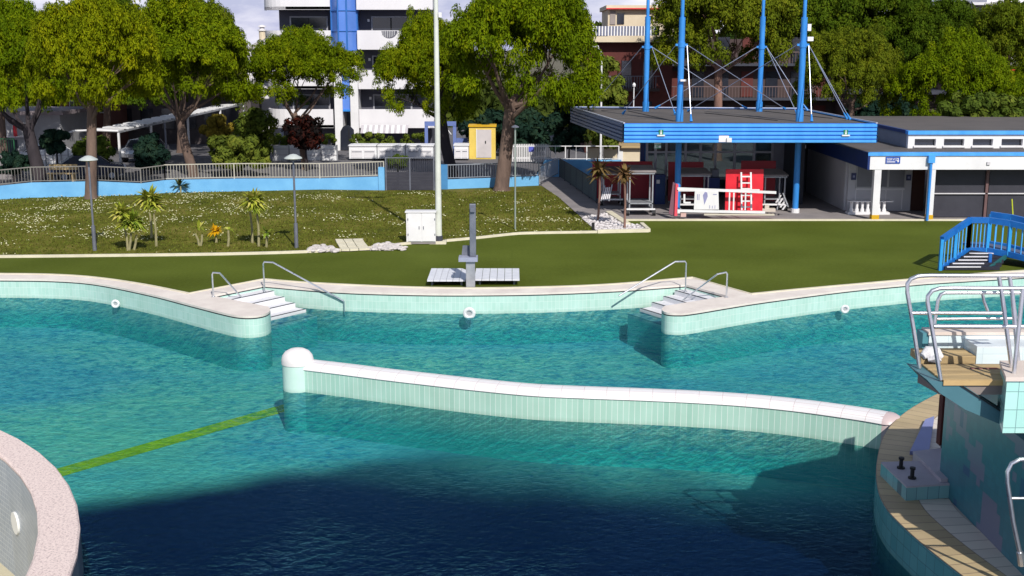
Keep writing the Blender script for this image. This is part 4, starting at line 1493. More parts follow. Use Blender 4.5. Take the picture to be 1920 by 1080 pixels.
# left background: pale bungalow, brick house, long dark house
lb_ = thing('pale_bungalow', 'pale grey bungalow with a garage opening behind the leaning pine trunk', 'house', (V(60, 250, 82).x, 82, 0))
MB().box(V(-60, 190, 82).x, V(110, 190, 82).x, 82, 88, 0, ZV(215, 82)).build('wall', M('pale_grey_render', (.42, .42, .44), (.34, .34, .36), rough=.9), lb_)
MB().box(V(-65, 190, 82).x, V(122, 190, 82).x, 81.4, 88.4, ZV(215, 82), ZV(208, 82)).build('roof', M('faded_roof', (.36, .3, .32), (.28, .24, .26), rough=.9), lb_)
MB().box(V(-5, 190, 82).x, V(26, 190, 82).x, 81.94, 82, 0, ZV(262, 82)).build('garage_opening', DKGREY, lb_)
MB().box(V(-65, 190, 82).x, V(55, 190, 82).x, 81.6, 82, ZV(257, 82), ZV(254, 82)).build('canopy', WHITE2, lb_)
MB().box(V(20, 190, 81).x, V(24, 190, 81).x, 81, 81.3, ZV(254, 82), ZV(225, 82)).build('red_post', RED, lb_)
bb = thing('brick_house', 'reddish brown house behind the carport, left of the tall pine trunk', 'house', (V(160, 220, 90).x, 90, 0))
MB().box(V(112, 190, 90).x, V(205, 190, 90).x, 90, 98, 0, ZV(180, 90)).build('wall', BRICK, bb)
MB().extr([(V(105, 190, 90).x, 89.6, ZV(182, 90)), (V(212, 190, 90).x, 89.6, ZV(182, 90)), (V(158, 190, 90).x, 89.6, ZV(150, 90))], (0, 8.6, 0)).build('roof', MAROON, bb)
for wx in (130, 186):
    f_ = MB().box(V(wx, 190, 90).x, V(wx + 9, 190, 90).x, 89.93, 90, ZV(212, 90), ZV(188, 90)).build('window', WHITE2, bb)
    MB().box(V(wx + 1.5, 190, 90).x, V(wx + 7.5, 190, 90).x, 89.9, 89.93, ZV(210, 90), ZV(190, 90)).build('pane', GLASSD, f_)
lh = thing('shaded_terrace_house', 'long dark terrace house in the shade behind the carport', 'house', (V(330, 230, 94).x, 94, 0))
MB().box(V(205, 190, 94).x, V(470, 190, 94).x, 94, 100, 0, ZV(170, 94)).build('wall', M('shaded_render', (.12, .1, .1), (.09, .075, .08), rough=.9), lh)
MB().box(V(200, 190, 94).x, V(474, 190, 94).x, 93.4, 100.4, ZV(170, 94), ZV(160, 94)).build('roof', BROWN, lh)
for q in range(6):
    x0 = V(222 + q * 40, 190, 94).x
    MB().box(x0, x0 + 1, 93.94, 94, 1.2, 2.8).build('window', GLASSD, lh)

# ---- slatted carport
cpt = thing('slatted_carport', 'long carport with a white slatted roof on white posts, running back behind the pines', 'carport', (V(300, 240, 74).x, 74, 0))
A0, A1 = V(172, 244, 70.5), V(222, 246, 70.5)
B0, B1 = V(418, 196, 88), V(456, 194, 88)
mb = MB()
for k in range(15):
    u, v_ = k / 15, (k + .55) / 15
    q = [A0.lerp(B0, u), A1.lerp(B1, u), A1.lerp(B1, v_), A0.lerp(B0, v_)]
    mb.extr(q, (0, 0, .06))
mb.build('roof_slats', WHITE, cpt)
mb = MB().bar(A0 - Vector((0, 0, .06)), B0 - Vector((0, 0, .06)), .1).bar(A1 - Vector((0, 0, .06)), B1 - Vector((0, 0, .06)), .1)
mb.build('beams', GALV, cpt)
mb = MB()
cv = [V(120, 257, 70.5), V(126, 250, 70.5), V(138, 245.5, 70.5), V(172, 244, 70.5), V(222, 246, 70.5)]
mb.tube(cv, .06, 6)
mb.build('curved_front_rail', WHITE, cpt, smooth=True)
for u in (0, .22, .5, .78, 1):
    t_ = A1.lerp(B1, u)
    MB().box(t_.x - .06, t_.x + .06, t_.y - .06, t_.y + .06, 0, t_.z - .1).build('post', WHITE, cpt)
for u in (.0, .5, 1):
    t_ = A0.lerp(B0, u)
    MB().box(t_.x - .05, t_.x + .05, t_.y - .05, t_.y + .05, 0, t_.z - .1).build('post', GREYM, cpt)

# ---- cars
def car(label, c, rz, paint, n):
    th = thing('parked_car', label, 'car', (0, 0, 0))
    prof = [(-2.0, .35), (-2.05, .62), (-1.95, .88), (-1.2, .98), (-.62, 1.42), (.75, 1.46), (1.5, .98), (1.98, .9), (2.05, .55), (2.0, .35)]
    vs = []
    MB().extr([(x, -.8, z) for x, z in prof], (0, 1.6, 0)).build('body', paint, th, bevel=.07)
    g_ = [(-1.12, .99), (-.58, 1.38), (.7, 1.41), (1.36, .99)]
    for s in (-.815, .8):
        MB().extr([(x, s, z) for x, z in g_], (0, .015, 0)).build('side_window', GLASSD, th)
    MB().extr([(-1.24, -.68, 1.0), (-1.24, .68, 1.0), (-.68, .6, 1.41), (-.68, -.6, 1.41)], (-.02, 0, .02)).build('windscreen', GLASSD, th)
    for x in (-1.28, 1.28):
        for y in (-.78, .78):
            w_ = MB().tube([(x, y - .1, .31), (x, y + .1, .31)], .31, 16).build('wheel', BLACK, th)
            MB().tube([(x, y - .12, .31), (x, y + .12, .31)], .17, 10).build('rim', GALV, w_)
    for y in (-.55, .55):
        MB().box(-2.08, -1.98, y - .17, y + .17, .66, .8).build('headlight', WHITE, th)
        MB().box(1.99, 2.07, y - .15, y + .15, .7, .84).build('tail_light', RED, th)
    th.location = c
    th.rotation_euler = (0, 0, rz)
    return th
c = G(215, 322, 0)
car('dark blue parked car behind the railing, right of the tall pine trunk', (c.x, 68, 0), R(200), M('car_dark_blue', (.012, .02, .05), (.01, .017, .042), rough=.25, spec=.6), 1)
c = V(288, 280, 82)
car('silver grey parked car under the slatted carport', (c.x, 80, 0), R(80), M('car_silver', (.4, .41, .44), rough=.25, metal=.5), 2)
c = V(85, 280, 76)
car('white parked car right of the leaning dark trunk', (c.x, 76, 0), R(10), M('car_white', (.7, .7, .72), rough=.25), 3)

# ---- picket panels by the street, white cabins, yellow cabin and the blue gateway
PANW = M('white_plastic', (.82, .82, .84), (.75, .75, .77), rough=.5)
def white_cabin(label, x0, x1, yt, yb, Y, grp):
    a, b_ = V(x0, yb, Y), V(x1, yt, Y)
    th = thing('white_cabin', label, 'cabin', ((a.x + b_.x) / 2, Y, 0), grp)
    MB().box(a.x, b_.x, Y, Y + 1.4, .12, b_.z - .08).build('wall', PANW, th)
    MB().box(a.x - .05, b_.x + .05, Y - .07, Y + 1.5, b_.z - .08, b_.z).build('roof', PANW, th)
    for k in (0, 1):
        xm = a.x + (b_.x - a.x) * (.08 + .46 * k)
        d = MB().box(xm, xm + (b_.x - a.x) * .4, Y - .035, Y - .001, .18, b_.z - .3).build('door', WHITE2, th)
        MB().box(xm + .04, xm + (b_.x - a.x) * .4 - .04, Y - .05, Y - .035, b_.z * .55, b_.z * .55 + .04).build('door_rail', GREYM, d)
g_ = 'white cabins behind the gate'
white_cabin('white beach cabin directly right of the entrance arch, leftmost of the three before the mast', 655, 706, 272, 302, 80, g_)
white_cabin('white beach cabin in the middle of the three before the mast', 708, 759, 272, 302, 80, g_)
white_cabin('white beach cabin nearest the mast, rightmost of the three', 761, 812, 272, 302, 80, g_)
white_cabin('narrow white cabin between the black leaning trunk and the yellow cabin', 852, 878, 271, 302, 80, g_)
def white_wall(label, x0, x1, yt, Y):
    a, b_ = V(x0, 300, Y), V(x1, yt, Y)
    th = thing('white_panel_fence', label, 'fence', ((a.x + b_.x) / 2, Y, 0))
    MB().box(a.x, b_.x, Y, Y + .06, 0, b_.z).build('panel', PANW, th)
    mb = MB()
    for z in (.35, .75, 1.05):
        if z < b_.z:
            mb.box(a.x, b_.x, Y - .03, Y - .001, z, z + .05)
    mb.build('rails', GREYP, th)
    for k in range(5):
        x = a.x + (b_.x - a.x) * k / 4
        MB().box(x - .04, x + .04, Y - .07, Y - .032, 0, b_.z + .06).build('post', GALV, th)
white_wall('white panel fence below the plum tree, left of the entrance arch', 513, 632, 273, 80)
white_wall('white panel fence in the gap left of the tall pine trunk', 72, 128, 281, 72)

yc = thing('yellow_cabin', 'yellow cabin with a pale grey door beside the big pine trunk', 'cabin', (V(905, 300, 81).x, 81, 0))
a, b_ = V(880, 302, 81), V(929, 235, 81)
MB().box(a.x, b_.x, 81, 82.6, 0, b_.z - .1).build('wall', YELLOW, yc)
MB().box(a.x - .06, b_.x + .06, 80.9, 82.7, b_.z - .1, b_.z).build('roof', YELLOWD, yc)
d = MB().box(V(894, 190, 81).x, V(921, 190, 81).x, 80.96, 81, .1, ZV(243, 81)).build('door', M('grey_pink_door', (.6, .55, .55), (.52, .48, .48), rough=.6), yc)
MB().box(V(892.5, 190, 81).x, V(894, 190, 81).x, 80.95, 81, .1, ZV(242, 81)).build('door_frame', WHITE, yc)
MB().box(V(909, 190, 81).x, V(911, 190, 81).x, 80.93, 80.96, ZV(269, 81), ZV(264, 81)).build('handle', BLACK, d)
gw = thing('blue_gateway', 'blue portal frame with an arched top behind the mast', 'gateway', (V(826, 300, 82).x, 82, 0))
a, b_ = V(797, 300, 82), V(855, 228, 82)
for x in (a.x, b_.x - .22):
    MB().box(x, x + .22, 82, 82.25, 0, b_.z - .3).build('post', M('faded_blue', (.14, .2, .46), (.11, .16, .38), rough=.6), gw)
MB().box(a.x, b_.x, 81.97, 82.28, b_.z - .3, b_.z).build('lintel', MATS['faded_blue'], gw)
mb = MB()
for k in (0, 1):
    x0 = a.x + .3 + k * (b_.x - a.x - .6) / 2
    mb.tube([(x0 + .1, 82.1, b_.z - .4), (x0 + .4, 82.1, b_.z - .42), (x0 + .75, 82.1, b_.z - .9)], .03, 6)
mb.build('arch_braces', WHITE, gw)
bb2 = thing('blue_box', 'faded blue bench box between the gateway and the yellow cabin', 'box', (V(864, 265, 83).x, 83, 0))
MB().box(V(853, 190, 83).x, V(876, 190, 83).x, 83, 83.7, 0.9, ZV(260, 83)).build('body', MATS['faded_blue'], bb2)
MB().box(V(855, 190, 83).x, V(874, 190, 83).x, 83.1, 83.6, 0, .9).build('base', GREYM, bb2)

# ------------------------------------------------------------------ low blue walls with railings
wl = thing('boundary_wall', 'low blue garden wall running along the back of the lawn, left of the gate', 'wall', tuple(G(400, 362)))
front = [G(*p) for p in [(-500, 386), (0, 375.5), (60, 372), (180, 369.5), (265, 366.5), (310, 363), (440, 360), (600, 356.5), (720, 357.5)]]
wt = [.72, .72, .80, .80, .62, .70, .70, .62, .75]
mb = MB()
for i in range(len(front) - 1):
    p, q = front[i], front[i + 1]
    mb.extr([(p.x, p.y, -.05), (q.x, q.y, -.05), (q.x, q.y, wt[i + 1]), (p.x, p.y, wt[i])], (0, .22, 0))
mb.build('wall_face', BLUEW, wl)
RAILC = M('railing_cream', (.55, .52, .44), (.42, .40, .34), rough=.5, scale=4)


def railing(label, pts, z0s, h, mat, step=.17, r=.011, name='railing', group=None, back=.11, post_every=None):
    """pts: wall-top points; bars between two rails, posts at the points"""
    P = [Vector((p.x, p.y + back, z)) for p, z in zip(pts, z0s)]
    cen = sum(P, Vector()) / len(P)
    th = thing(name, label, 'railing', (cen.x, cen.y, min(z0s)), group)
    U = Vector((0, 0, 1))
    for i in range(len(P) - 1):
        a, b_ = P[i], P[i + 1]
        mb = MB()
        n = max(2, int((b_ - a).length / step))
        for k in range(1, n):
            q = a.lerp(b_, k / n)
            mb.box(q.x - r, q.x + r, q.y - r, q.y + r, q.z + .09, q.z + h - .02)
        mb.build('bars', mat, th)
        MB().bar(a + U * h, b_ + U * h, .05).bar(a + U * .08, b_ + U * .08, .035).build('rail', mat, th)
    for p in P:
        MB().box(p.x - .03, p.x + .03, p.y - .03, p.y + .03, p.z - .05, p.z + h + .01).build('post', mat, th)
    return th


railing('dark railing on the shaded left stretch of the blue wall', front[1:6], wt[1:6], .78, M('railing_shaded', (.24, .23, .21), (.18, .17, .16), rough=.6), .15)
railing('cream railing on the sunlit stretch of the blue wall', front[5:], wt[5:], .80, RAILC, .15)
p = G(720, 357.5)
tag(MB().box(p.x - .28, p.x + .05, p.y - .06, p.y + .32, -.05, 1.25).build('gate_pillar', BLUEW), 'light blue wall pillar at the left of the grey gate', 'pillar')
p = G(829, 356)
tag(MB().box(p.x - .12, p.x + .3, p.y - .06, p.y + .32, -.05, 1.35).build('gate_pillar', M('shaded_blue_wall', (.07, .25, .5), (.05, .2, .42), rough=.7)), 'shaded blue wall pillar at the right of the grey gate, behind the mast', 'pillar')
gt = thing('metal_gate', 'closed dark grey gate with upright bars and solid horizontal boards', 'gate', tuple(G(770, 358)))
a, b_ = G(724, 358.5), G(814, 358)
Y = a.y + .1
zt_ = ZV(296, Y)
zm = ZV(322, Y)
mb = MB()
for k in range(27):
    x = a.x + (b_.x - a.x) * k / 26
    mb.box(x - .014, x + .014, Y, Y + .03, zm, zt_)
mb.build('bars', GATEM, gt)
for k in range(6):
    z0, z1 = .06 + k * (zm - .06) / 6, .06 + (k + .92) * (zm - .06) / 6
    MB().box(a.x + .03, b_.x - .03, Y, Y + .04, z0, z1).build('board', GATEM, gt)
mb = MB()
for x in (a.x, (a.x + b_.x) / 2, b_.x):
    mb.box(x - .035, x + .035, Y - .02, Y + .06, 0, zt_ + .03)
mb.box(a.x, b_.x, Y - .01, Y + .05, zt_ - .02, zt_ + .03)
mb.build('frame', GREYM, gt)

w2 = thing('boundary_wall', 'low blue wall in the pine shade, right of the gate', 'wall', tuple(G(920, 353)))
f2 = [G(*p) for p in [(835, 356), (930, 352.5), (1010, 349)]]
mb = MB()
for p, q in zip(f2[:-1], f2[1:]):
    mb.extr([(p.x, p.y, -.05), (q.x, q.y, -.05), (q.x, q.y, .55), (p.x, p.y, .55)], (0, .22, 0))
mb.build('wall_face', BLUEW, w2)
railing('grey railing on the shaded blue wall behind the big pine trunk', f2, [.55] * 3, .78, M('railing_grey', (.3, .33, .38), rough=.5), .15)
p3 = [G(1011, 349), V(1050, 330, 67.5), ]
f3 = [G(1012, 349), G(1048, 331)]
railing('light railing beside the blue ramp wall, right of the big pine', f3, [.15, .15], .95, GALV, .17, back=0)
# mesh side fence running toward the viewer
mf = thing('mesh_fence', 'dark mesh fence running forward from the ramp to the kiosk paving', 'fence', tuple(G(1085, 365)))
A, B = G(1049, 333), G(1118, 382)
n_ = 6
for k in range(n_ + 1):
    q = A.lerp(B, k / n_)
    MB().tube([q, q + Vector((0, 0, 1.15))], .028, 6).build('post', DKGREY, mf)
MB().bar(A + Vector((0, 0, 1.13)), B + Vector((0, 0, 1.13)), .04).bar(A + Vector((0, 0, .1)), B + Vector((0, 0, .1)), .03).build('rail', DKGREY, mf)
mb = MB()
U = Vector((0, 0, 1))
LN = (B - A).length
nb_ = int(LN / .085)
for k in range(nb_):
    q = A.lerp(B, k / nb_)
    mb.tube([q + U * .1, q + U * 1.12], .011, 4, cap=False)
for k in range(12):
    z = .1 + k * .085
    mb.tube([A + U * z, B + U * z], .008, 4, cap=False)
mb.build('mesh_panel', M('mesh_grey_green', (.10, .13, .14), rough=.6), mf)
# blue ramp wall
rw = thing('ramp_wall', 'bright light blue ramp wall beside the cream shed', 'wall', tuple(G(1090, 335)))
Y = 69.5
MB().extr([V(1000, 338, Y), V(1022, 300, Y), V(1165, 300, Y), V(1165, 345, Y), (V(1165, 345, Y).x, Y, -.05), (V(1000, 338, Y).x, Y, -.05)], (0, .25, 0)).build('wall_face', BLUEW, rw)
railing('white tube railing along the top of the blue ramp wall', [V(1022, 300, 69.6), V(1060, 300, 69.6), V(1100, 300, 69.6), V(1160, 300, 69.6)], [ZV(300, 69.6)] * 4, .82, WHITE, .9, back=0)
sh_ = thing('cream_shed', 'low cream boarded shed behind the canopy, at the end of the ramp', 'shed', (V(1150, 290, 73).x, 73, 0))
MB().box(V(1103, 330, 73).x, V(1200, 330, 73).x, 73, 76, 0, ZV(277, 73)).build('wall', CREAMW, sh_)
MB().box(V(1100, 330, 73).x, V(1204, 330, 73).x, 72.7, 76.3, ZV(277, 73), ZV(273, 73)).build('roof', WOOD, sh_)
MB().box(V(1157, 330, 73).x, V(1167, 330, 73).x, 72.95, 73, 0, ZV(282, 73)).build('door', WHITE, sh_)
pf = thing('picket_fence', 'white picket fence with a blue notice, right of the big pine trunk', 'fence', (V(1000, 300, 78).x, 78, 0))
a, b_ = V(957, 300, 78), V(1034, 270, 78)
n_ = 24
for k in range(n_):
    x = a.x + (b_.x - a.x) * k / n_
    MB().box(x, x + .07, 78, 78.03, .1, b_.z).build('picket', WHITE, pf)
MB().box(a.x, b_.x, 78.03, 78.07, .3, .4).box(a.x, b_.x, 78.03, 78.07, b_.z - .2, b_.z - .1).build('rail', WHITE, pf)
MB().box(V(991, 330, 78).x, V(1001, 330, 78).x, 77.96, 77.99, ZV(284, 78), ZV(275, 78)).build('notice', M('notice_blue', (.12, .14, .6), rough=.5), pf)
# bench and green balustrade at the left
bn = thing('wooden_bench', 'weathered wooden bench behind the shaded railing at the left', 'bench', (V(118, 336, 63).x, 63, 0))
a, b_ = V(88, 333, 63), V(141, 333, 63)
zs = .45 + .4
MB().box(a.x, b_.x, 63, 63.4, zs, zs + .05).build('seat', WOOD, bn)
MB().box(a.x, b_.x, 63.4, 63.45, zs + .2, zs + .5).build('backrest', WOOD, bn)
for x in (a.x + .1, b_.x - .2):
    MB().box(x, x + .1, 63.02, 63.4, 0, zs).build('leg', WOOD, bn)
gf = [V(-20, 290, 68.5), V(28, 290, 68.5)]
railing('green metal balustrade at the far left behind the shrubs', gf, [ZV(291, 68.5)] * 2, .95, GREENM, .14, back=0)
tag(MB().box(V(-25, 330, 68.6).x, V(30, 330, 68.6).x, 68.4, 69.6, 0, ZV(291, 68.5)).build('raised_terrace', CONC), 'grey raised terrace base under the green balustrade at the far left', 'terrace')

# street lamp behind the canopy
p = V(1126, 310, 71)
sl_ = thing('street_lamp', 'slim white street lamp with a hooked top, left of the blue canopy', 'street lamp', (p.x, 71, 0))
MB().tube([(p.x, 71, 0), (p.x - .03, 71, 6.6), (p.x - .1, 71, 7.3), (p.x - .3, 71, 7.6)], [.07, .055, .05, .04], 8).build('pole', WHITE, sl_, smooth=True)
MB().box(p.x - .6, p.x - .22, 70.9, 71.1, 7.56, 7.64).build('lamp_head', WHITE, sl_)

# ------------------------------------------------------------------ blue canopy kiosk
KF = 51.6
kx0, kx1 = V(1170, 250, KF).x, V(1643, 250, KF).x
zf0, zf1 = ZV(268, KF), ZV(231.5, KF)
bl, br_ = V(1072, 200, 66), V(1500, 203, 64.5)
bl.z = br_.z = zf1
kio = thing('canopy_kiosk', 'poolside kiosk under a large blue-edged flat canopy carried by four blue masts', 'kiosk', ((kx0 + kx1) / 2, 58, 0))
FLp, FRp, BRp, BLp = (kx0, KF), (kx1, KF), (br_.x, br_.y), (bl.x, bl.y)
MB().prism([(kx0 + .05, KF + .05), (kx1 - .05, KF + .05), (br_.x - .05, br_.y - .05), (bl.x + .05, bl.y - .05)], zf0 + .12, zf1 - .06).build('roof', ROOFG, kio)
SOFF = M('soffit_grey', (.42, .42, .48), (.36, .36, .41), rough=.8)
MB().prism([(kx0 + .06, KF + .06), (kx1 - .06, KF + .06), (br_.x - .06, br_.y - .06), (bl.x + .06, bl.y - .06)], zf0 + .08, zf0 + .115).build('soffit', SOFF, kio)
def cladding(a, b_):
    mb = MB()
    n = 5
    d = Vector((b_[0] - a[0], b_[1] - a[1], 0)).normalized()
    nr = Vector((d.y, -d.x, 0))
    h = (zf1 - zf0) / n
    prof = []
    for k in range(n):
        z = zf0 + k * h
        prof += [(.0, z), (.07, z + h * .16), (.07, z + h * .80), (-.02, z + h * .84), (-.02, z + h * .98)]
    prof.append((0, zf1))
    for (o0, z0), (o1, z1) in zip(prof[:-1], prof[1:]):
        A_, B_ = Vector((a[0], a[1], 0)), Vector((b_[0], b_[1], 0))
        mb.add([A_ + nr * o0 + U * z0, B_ + nr * o0 + U * z0, B_ + nr * o1 + U * z1, A_ + nr * o1 + U * z1], [(0, 1, 2, 3)])
    A_, B_ = Vector((a[0], a[1], zf1)), Vector((b_[0], b_[1], zf1))
    mb.add([A_, B_, B_ - nr * .1, A_ - nr * .1], [(0, 1, 2, 3)])
    mb.add([Vector((a[0], a[1], zf0)) - nr * .08, Vector((b_[0], b_[1], zf0)) - nr * .08, Vector((b_[0], b_[1], zf0)), Vector((a[0], a[1], zf0))], [(0, 1, 2, 3)])
    return mb
cladding(FLp, FRp).build('fascia', BLUEF, kio, fix=False)
cladding(BLp, FLp).build('fascia', M('side_cladding_shaded', (.16, .21, .36), (.13, .17, .3), rough=.5), kio, fix=False)  # left side: shade is put into the colour of the blue cladding
cladding(FRp, BRp).build('fascia', BLUEF, kio, fix=False)
cladding(BRp, BLp).build('fascia', BLUEF, kio, fix=False)
mb = MB()
for a, b_ in ((BLp, FLp), (FRp, BRp), (BRp, BLp)):
    mb.bar((a[0], a[1], zf1 + .02), (b_[0], b_[1], zf1 + .02), .08, .05)
mb.build('roof_trim', M('roof_trim_pale', (.5, .52, .62), rough=.4), kio)
mb = MB()
for (px, py, qx, qy) in [(1178, 208, 1262, 227), (1322, 212, 1458, 226), (1128, 207, 1200, 203), (1400, 205, 1560, 222)]:
    a, b_ = G(px, py, zf1 - .05), G(qx, qy, zf1 - .05)
    mb.bar(a, b_, .06, .03)
mb.build('roof_seams', BLACK, kio)
# masts: one column from the floor through the roof
m_pos = [(7.06, 62.6), (7.64, 54.0), (13.05, 62.6), (13.12, 54.0)]
for i, (x, y) in enumerate(m_pos):
    ms = MB().tube([(x, y, .02), (x, y, 8.85 if y < 60 else 9.1)], .14, 16).build('mast', BLUE, kio, smooth=True)
    MB().tube([(x, y, 8.85 if y < 60 else 9.1), (x, y, 12)], .085, 12).build('mast_top', BLUE, ms, smooth=True)
    MB().tube([(x, y, zf1 - .06), (x, y, zf1 + .45)], .175, 16).build('mast_collar', BLUE, ms)
    ct = ZV(84 if y < 60 else 88, y)
    MB().tube([(x, y, ct - .12), (x, y, ct + .12)], .165, 14).box(x - .27, x + .27, y - .03, y + .03, ct - .05, ct + .05).build('stay_bracket', BLUE, ms)
    if y < 60:
        MB().tube([(x, y, .02), (x, y, .22)], .2, 12).build('mast_base', WHITE, ms)
STAYM = M('stay_rod_metal', (.45, .5, .66), (.38, .43, .58), rough=.35, metal=.4)
def stay(a, b_):
    a, b_ = Vector(a), Vector(b_)
    s = MB().tube([a, b_], .017, 6).build('stay_rod', STAYM, kio)
    d = (a - b_).normalized()
    MB().tube([b_, b_ + d * .35], [.07, .03], 8).build('rod_end', BLUE, s)
def ct_(i):
    return (m_pos[i][0], m_pos[i][1], ZV(84 if m_pos[i][1] < 60 else 88, m_pos[i][1]))
zr = zf1 + .02
def GR(px, py):
    p = G(px, py, zr)
    return p
for i, (px, py) in [(0, (1110, 199)), (0, (1400, 203.5)), (0, (1266, 214)), (1, (1168, 213)), (1, (1472, 204.0)), (1, (1296, 228)), (2, (1228, 203)), (2, (1495, 215)), (2, (1514, 207)), (3, (1290, 208)), (3, (1594, 224)), (3, (1588, 223)), (3, (1522, 228))]:
    q = G(px, py, zr)
    s = -.25 if px < (1208, 1271, 1418, 1494)[i] else .25
    c = ct_(i)
    stay((c[0] + s, c[1], c[2]), q)
# handrail-like white cable at the right of the roof
x, y = m_pos[3]
MB().box(x + .14, x + .3, y - .12, y + .1, ZV(58, y), ZV(45, y)).build('antenna_box', WHITE, kio)
MB().box(x + .16, x + .42, y - .14, y + .08, ZV(77, y), ZV(69, y)).build('camera', WHITE, kio)
q = V(1282, 150, 53.8)
MB().box(q.x - .16, q.x + .1, 53.7, 53.8, q.z - .06, q.z + .03).build('camera', WHITE, kio)
# small lamps standing on the roof edge
for (px, py, h) in [(1104, 203, 1.5), (1188, 200, 1.1)]:
    q = G(px, py, zr)
    o = MB().tube([q, q + U * h], .03, 6).build('roof_lamp_pole', WHITE, kio)
    MB().lathe(q + U * h, [(.08, 0), (.1, .1), (.05, .2), (.01, .22)], 10).build('roof_lamp', WHITE, o)
# signs on the fascia
def sign_box(px0, px1, py0, py1, mat, dy=.06, name='sign', par=kio, Y=KF):
    a, b_ = V(px0, py1, Y), V(px1, py0, Y)
    return MB().box(a.x, b_.x, Y - dy - .03, Y - dy, a.z, b_.z).build(name, mat, par)
def arrow(cx, cz, s, Y, mat, par):
    MB().extr([(cx - s * .18, Y, cz + s), (cx + s * .18, Y, cz + s), (cx + s * .18, Y, cz - s * .1), (cx + s * .55, Y, cz - s * .1), (cx, Y, cz - s), (cx - s * .55, Y, cz - s * .1), (cx - s * .18, Y, cz - s * .1)], (0, .01, 0)).build('arrow', mat, par)
SGREEN = M('sign_green', (.02, .22, .12), rough=.5)
for px in (1239, 1585):
    s = sign_box(px - 4.5, px + 4.5, 243, 254, SGREEN, name='arrow_sign')
    c = V(px, 248, KF)
    arrow(c.x, c.z, .1, KF - .105, WHITE, s)
    MB().box(c.x - .17, c.x + .17, KF - .14, KF - .091, c.z - .16, c.z - .1).build('lamp_shade', WHITE, s)
s = sign_box(1347, 1366, 254, 266, WHITE2, name='junction_box')
MB().box(V(1359, 330, KF).x, V(1368, 330, KF).x, KF - .2, KF - .091, ZV(266, KF), ZV(258, KF)).build('lamp', WHITE, s)
s = sign_box(1228, 1241, 267.5, 271.5, WHITE, dy=-.3, name='sign_bracket')
s = sign_box(1228, 1241, 272, 279.5, M('exit_green', (.0, .28, .14), rough=.4), dy=-.3, name='exit_sign')
c = V(1232, 276, KF)
MB().box(c.x - .08, c.x - .02, KF + .255, KF + .268, c.z - .07, c.z + .07).box(c.x + .0, c.x + .05, KF + .255, KF + .268, c.z - .06, c.z - .01).box(c.x + .0, c.x + .05, KF + .255, KF + .268, c.z + .01, c.z + .06).build('pictogram', WHITE, s)
c = V(1238.5, 276, KF)
MB().box(c.x - .06, c.x + .05, KF + .255, KF + .268, c.z - .05, c.z + .05).build('doorway', WHITE, s)
# glazed back wall of the kiosk
KB = 60.5
MB().box(V(1200, 330, KB).x, V(1208, 330, KB).x, KB, KB + .3, 0, zf0 + .08).build('back_column', DKBLUE, kio)
MB().box(V(1448, 330, KB).x, V(1484, 330, KB).x, KB, KB + .3, 0, zf0 + .08).build('back_wall', M('kiosk_grey_panel', (.36, .37, .46), rough=.7), kio)
FRAME = M('aluminium_frame', (.55, .55, .62), (.46, .46, .53), rough=.5)
xs = [1212, 1228, 1248, 1284, 1312, 1340, 1376, 1412, 1446]
mb = MB()
for px in xs:
    x = V(px, 330, KB).x
    mb.box(x - .06, x + .06, KB - .05, KB + .06, .0, zf0 + .08)
zt1 = ZV(285, KB)
for z in (.9, zt1):
    mb.box(V(1212, 330, KB).x, V(1446, 330, KB).x, KB - .04, KB + .05, z - .05, z + .05)
mb.box(V(1212, 330, KB).x, V(1446, 330, KB).x, KB - .045, KB + .05, zf0 - .35, zf0 + .08)
mb.build('window_frame', FRAME, kio)
m, t, b = nt('kiosk_glass')
b.inputs['Base Color'].default_value = (.1, .14, .15, 1)
b.inputs['Roughness'].default_value = .05
tr = t.nodes.new('ShaderNodeBsdfTransparent'); mxs = t.nodes.new('ShaderNodeMixShader'); mxs.inputs[0].default_value = .35
tr.inputs['Color'].default_value = (.75, .85, .85, 1)
t.links.new(tr.outputs[0], mxs.inputs[1]); t.links.new(b.outputs[0], mxs.inputs[2]); t.links.new(mxs.outputs[0], t.nodes['Material Output'].inputs[0])
for a, b_ in zip(xs[:-1], xs[1:]):
    MB().box(V(a, 330, KB).x + .06, V(b_, 330, KB).x - .06, KB, KB + .012, .1, zf0 - .35).build('window', m, kio)
MB().box(V(1212, 330, KB).x, V(1446, 330, KB).x, KB + .05, KB + .1, 0, .86).build('low_panel', DKGREY, kio)
# ---- things stored under the canopy
def panel(label, x0, x1, yt, Y, mat, cat='panel', lean=.12):
    a, b_ = V(x0, 380, Y), V(x1, yt, Y)
    th = thing('red_counter_panel', label, cat, ((a.x + b_.x) / 2, Y, .02), 'red panels under the canopy')
    MB().extr([(a.x, Y, .02), (b_.x, Y, .02), (b_.x, Y + lean, b_.z), (a.x, Y + lean, b_.z)], (0, .06, 0)).build('board', mat, th)
    MB().box(a.x, b_.x, Y - .03, Y, .02, .12).build('foot_rail', GREYM, th)
    MB().bar((a.x + .3, Y + .1, .9), (a.x + .3, Y + .9, .03), .05).bar((b_.x - .3, Y + .1, .9), (b_.x - .3, Y + .9, .03), .05).build('prop', GREYM, th)
panel('shade-toned red panel at the left of the kiosk, behind the first trolley', 1110, 1224, 303, 58.5, REDD)
panel('shade-toned red panel behind the left blue column', 1252, 1320, 304, 57.5, REDD)
panel('shade-toned red panel standing behind the right-hand trolley', 1388, 1456, 302, 57.2, REDD)
panel('bright red panel in the sun with the white ladder leaning on it', 1360, 1433, 318, 53.2, RED)
